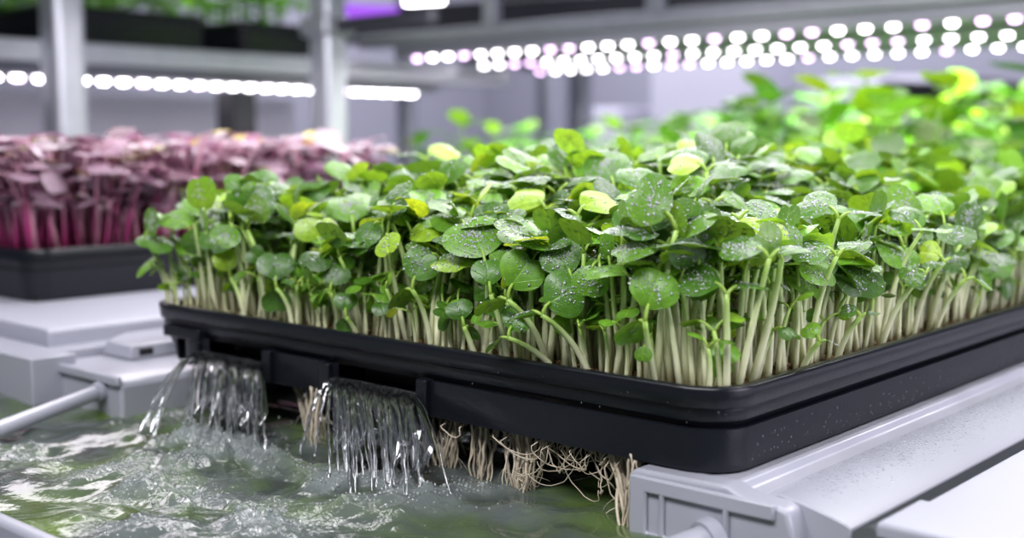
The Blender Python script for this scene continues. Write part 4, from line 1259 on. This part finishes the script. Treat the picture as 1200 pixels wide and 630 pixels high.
# back of the lower shelf behind the purple bed
b = MB(); b.add(*box(-2.62, -2.60, .2, 1.78, -.03, .255)); tag(b.build('shelf_back_panel', M['panel'], bevel=.002), 'plain grey back panel behind the purple seedlings', 'panel')
p = at_depth(277, 130, 2.72)
b = MB(); b.add(*box(-.035, .035, -.03, .03, 0, .272)); o = b.build('black_upright', M['dark'], bevel=.003); o.location = (p[0], p[1], -.03)
tag(o, 'black upright behind the purple seedlings between the rack posts', 'upright')

# ------------------------------------------------------------------ room
def struct(name, V, F, m, **kw):
    b = MB(); b.add(V, F); o = b.build(name, m, smooth=False); o['kind'] = 'structure'; return o
struct('floor', *box(-5, 3, -2.5, 6, FLOOR_Z-.05, FLOOR_Z), M['floor'])
struct('wall_left', *box(-4.9, -4.8, -2.5, 6, FLOOR_Z, 1.8), M['wall'])
struct('wall_back', *box(-4.8, 3, 5.0, 5.1, FLOOR_Z, 1.8), M['wall'])
def cabinet(px0, px1, depth, z0, z1, label, mat=None):
    a = at_depth(px0, 110, depth); c_ = at_depth(px1, 110, depth)
    t = empty('equipment_cabinet', ((a[0]+c_[0])/2, 4.5, FLOOR_Z), label, 'cabinet', 'pale cabinets along the back wall')
    w = abs(c_[0]-a[0])/2
    b = MB(); b.add(*box(-w, w, -.2, .2, z0-FLOOR_Z, z1-FLOOR_Z)); b.build('body', mat or M['panel'], t, bevel=.01)
    b = MB(); b.add(*box(-w+.02, w-.02, -.215, -.201, z0-FLOOR_Z+.02, z1-FLOOR_Z-.02)); b.build('door', mat or M['panel'], t, bevel=.006)
cabinet(725, 915, 5.6, FLOOR_Z, .62, 'tall pale lilac cabinet at the back under the LED bars')
cabinet(560, 660, 5.6, FLOOR_Z, .30, 'lower pale cabinet at the back left of the far posts')
cabinet(1000, 1240, 5.6, FLOOR_Z, .40, 'wide pale cabinet at the back right behind the tall plants')
beam(1030, 112, 1260, 116, 4.2, 4.0, .10, M['dark'], 'storage_rail', 'dark horizontal rail at the back right behind the tall plants', 'rail')

# ------------------------------------------------------------------ lights, world, camera
def area(name, loc, size, size_y, power, color, rot=(0, 0, 0)):
    l = bpy.data.lights.new(name, 'AREA'); l.shape = 'RECTANGLE'; l.size = size; l.size_y = size_y; l.energy = power; l.color = color
    o = bpy.data.objects.new(name, l); COL.objects.link(o); o.location = loc; o.rotation_euler = rot; return o
area('grow_lamp', (-.30, .30, .46), 1.1, .16, 6.5, (1, .97, 1))
area('grow_lamp', (-.30, .75, .46), 1.1, .16, 7.0, (1, .97, 1))
area('grow_lamp', (-1.1, .55, .40), .3, 1.1, 6.0, (1, .93, 1))
area('grow_lamp', (-.9, 1.83, .30), 1.7, .5, 26.0, (1, .95, 1))
area('grow_lamp', (-2.25, .9, .62), .3, 1.3, 1.8, (1, .97, 1))
area('room_fill', (.1, -.75, 1.05), 1.5, .35, 27.0, (.97, .97, 1), (R(38), 0, R(8)))
area('room_fill', (1.3, .40, .26), .5, 1.0, 14.0, (.88, .84, 1), (0, R(82), 0))  # added light, set low at the side to brighten the tray's right face
area('room_fill', (-2.6, 3.6, 1.8), 3.0, 1.6, 120.0, (.90, .89, 1))
w = bpy.data.worlds.new('room_air'); SC.world = w; w.use_nodes = True
w.node_tree.nodes['Background'].inputs['Color'].default_value = (.70, .75, .95, 1)
w.node_tree.nodes['Background'].inputs['Strength'].default_value = .11

cam = bpy.data.cameras.new('camera'); co = bpy.data.objects.new('camera', cam); COL.objects.link(co)
cam.sensor_width = 36; cam.lens = FPX/1200*36; cam.clip_start = .01; cam.clip_end = 60
co.location = CAM
co.rotation_euler = (R(90)-PITCH, 0, YAW)
cam.dof.use_dof = True; cam.dof.focus_distance = .70
cam.dof.aperture_fstop = (cam.lens/1000)/.0098
SC.camera = co

SC.view_settings.view_transform = 'Standard'; SC.view_settings.look = 'None'
SC.view_settings.exposure = .08; SC.view_settings.gamma = 1; SC.view_settings.use_curve_mapping = False
SC.cycles.use_denoising = True
SC.cycles.max_bounces = 8; SC.cycles.transmission_bounces = 6; SC.cycles.transparent_max_bounces = 6
SC.cycles.caustics_reflective = False; SC.cycles.caustics_refractive = False
SC.cycles.sample_clamp_indirect = 8
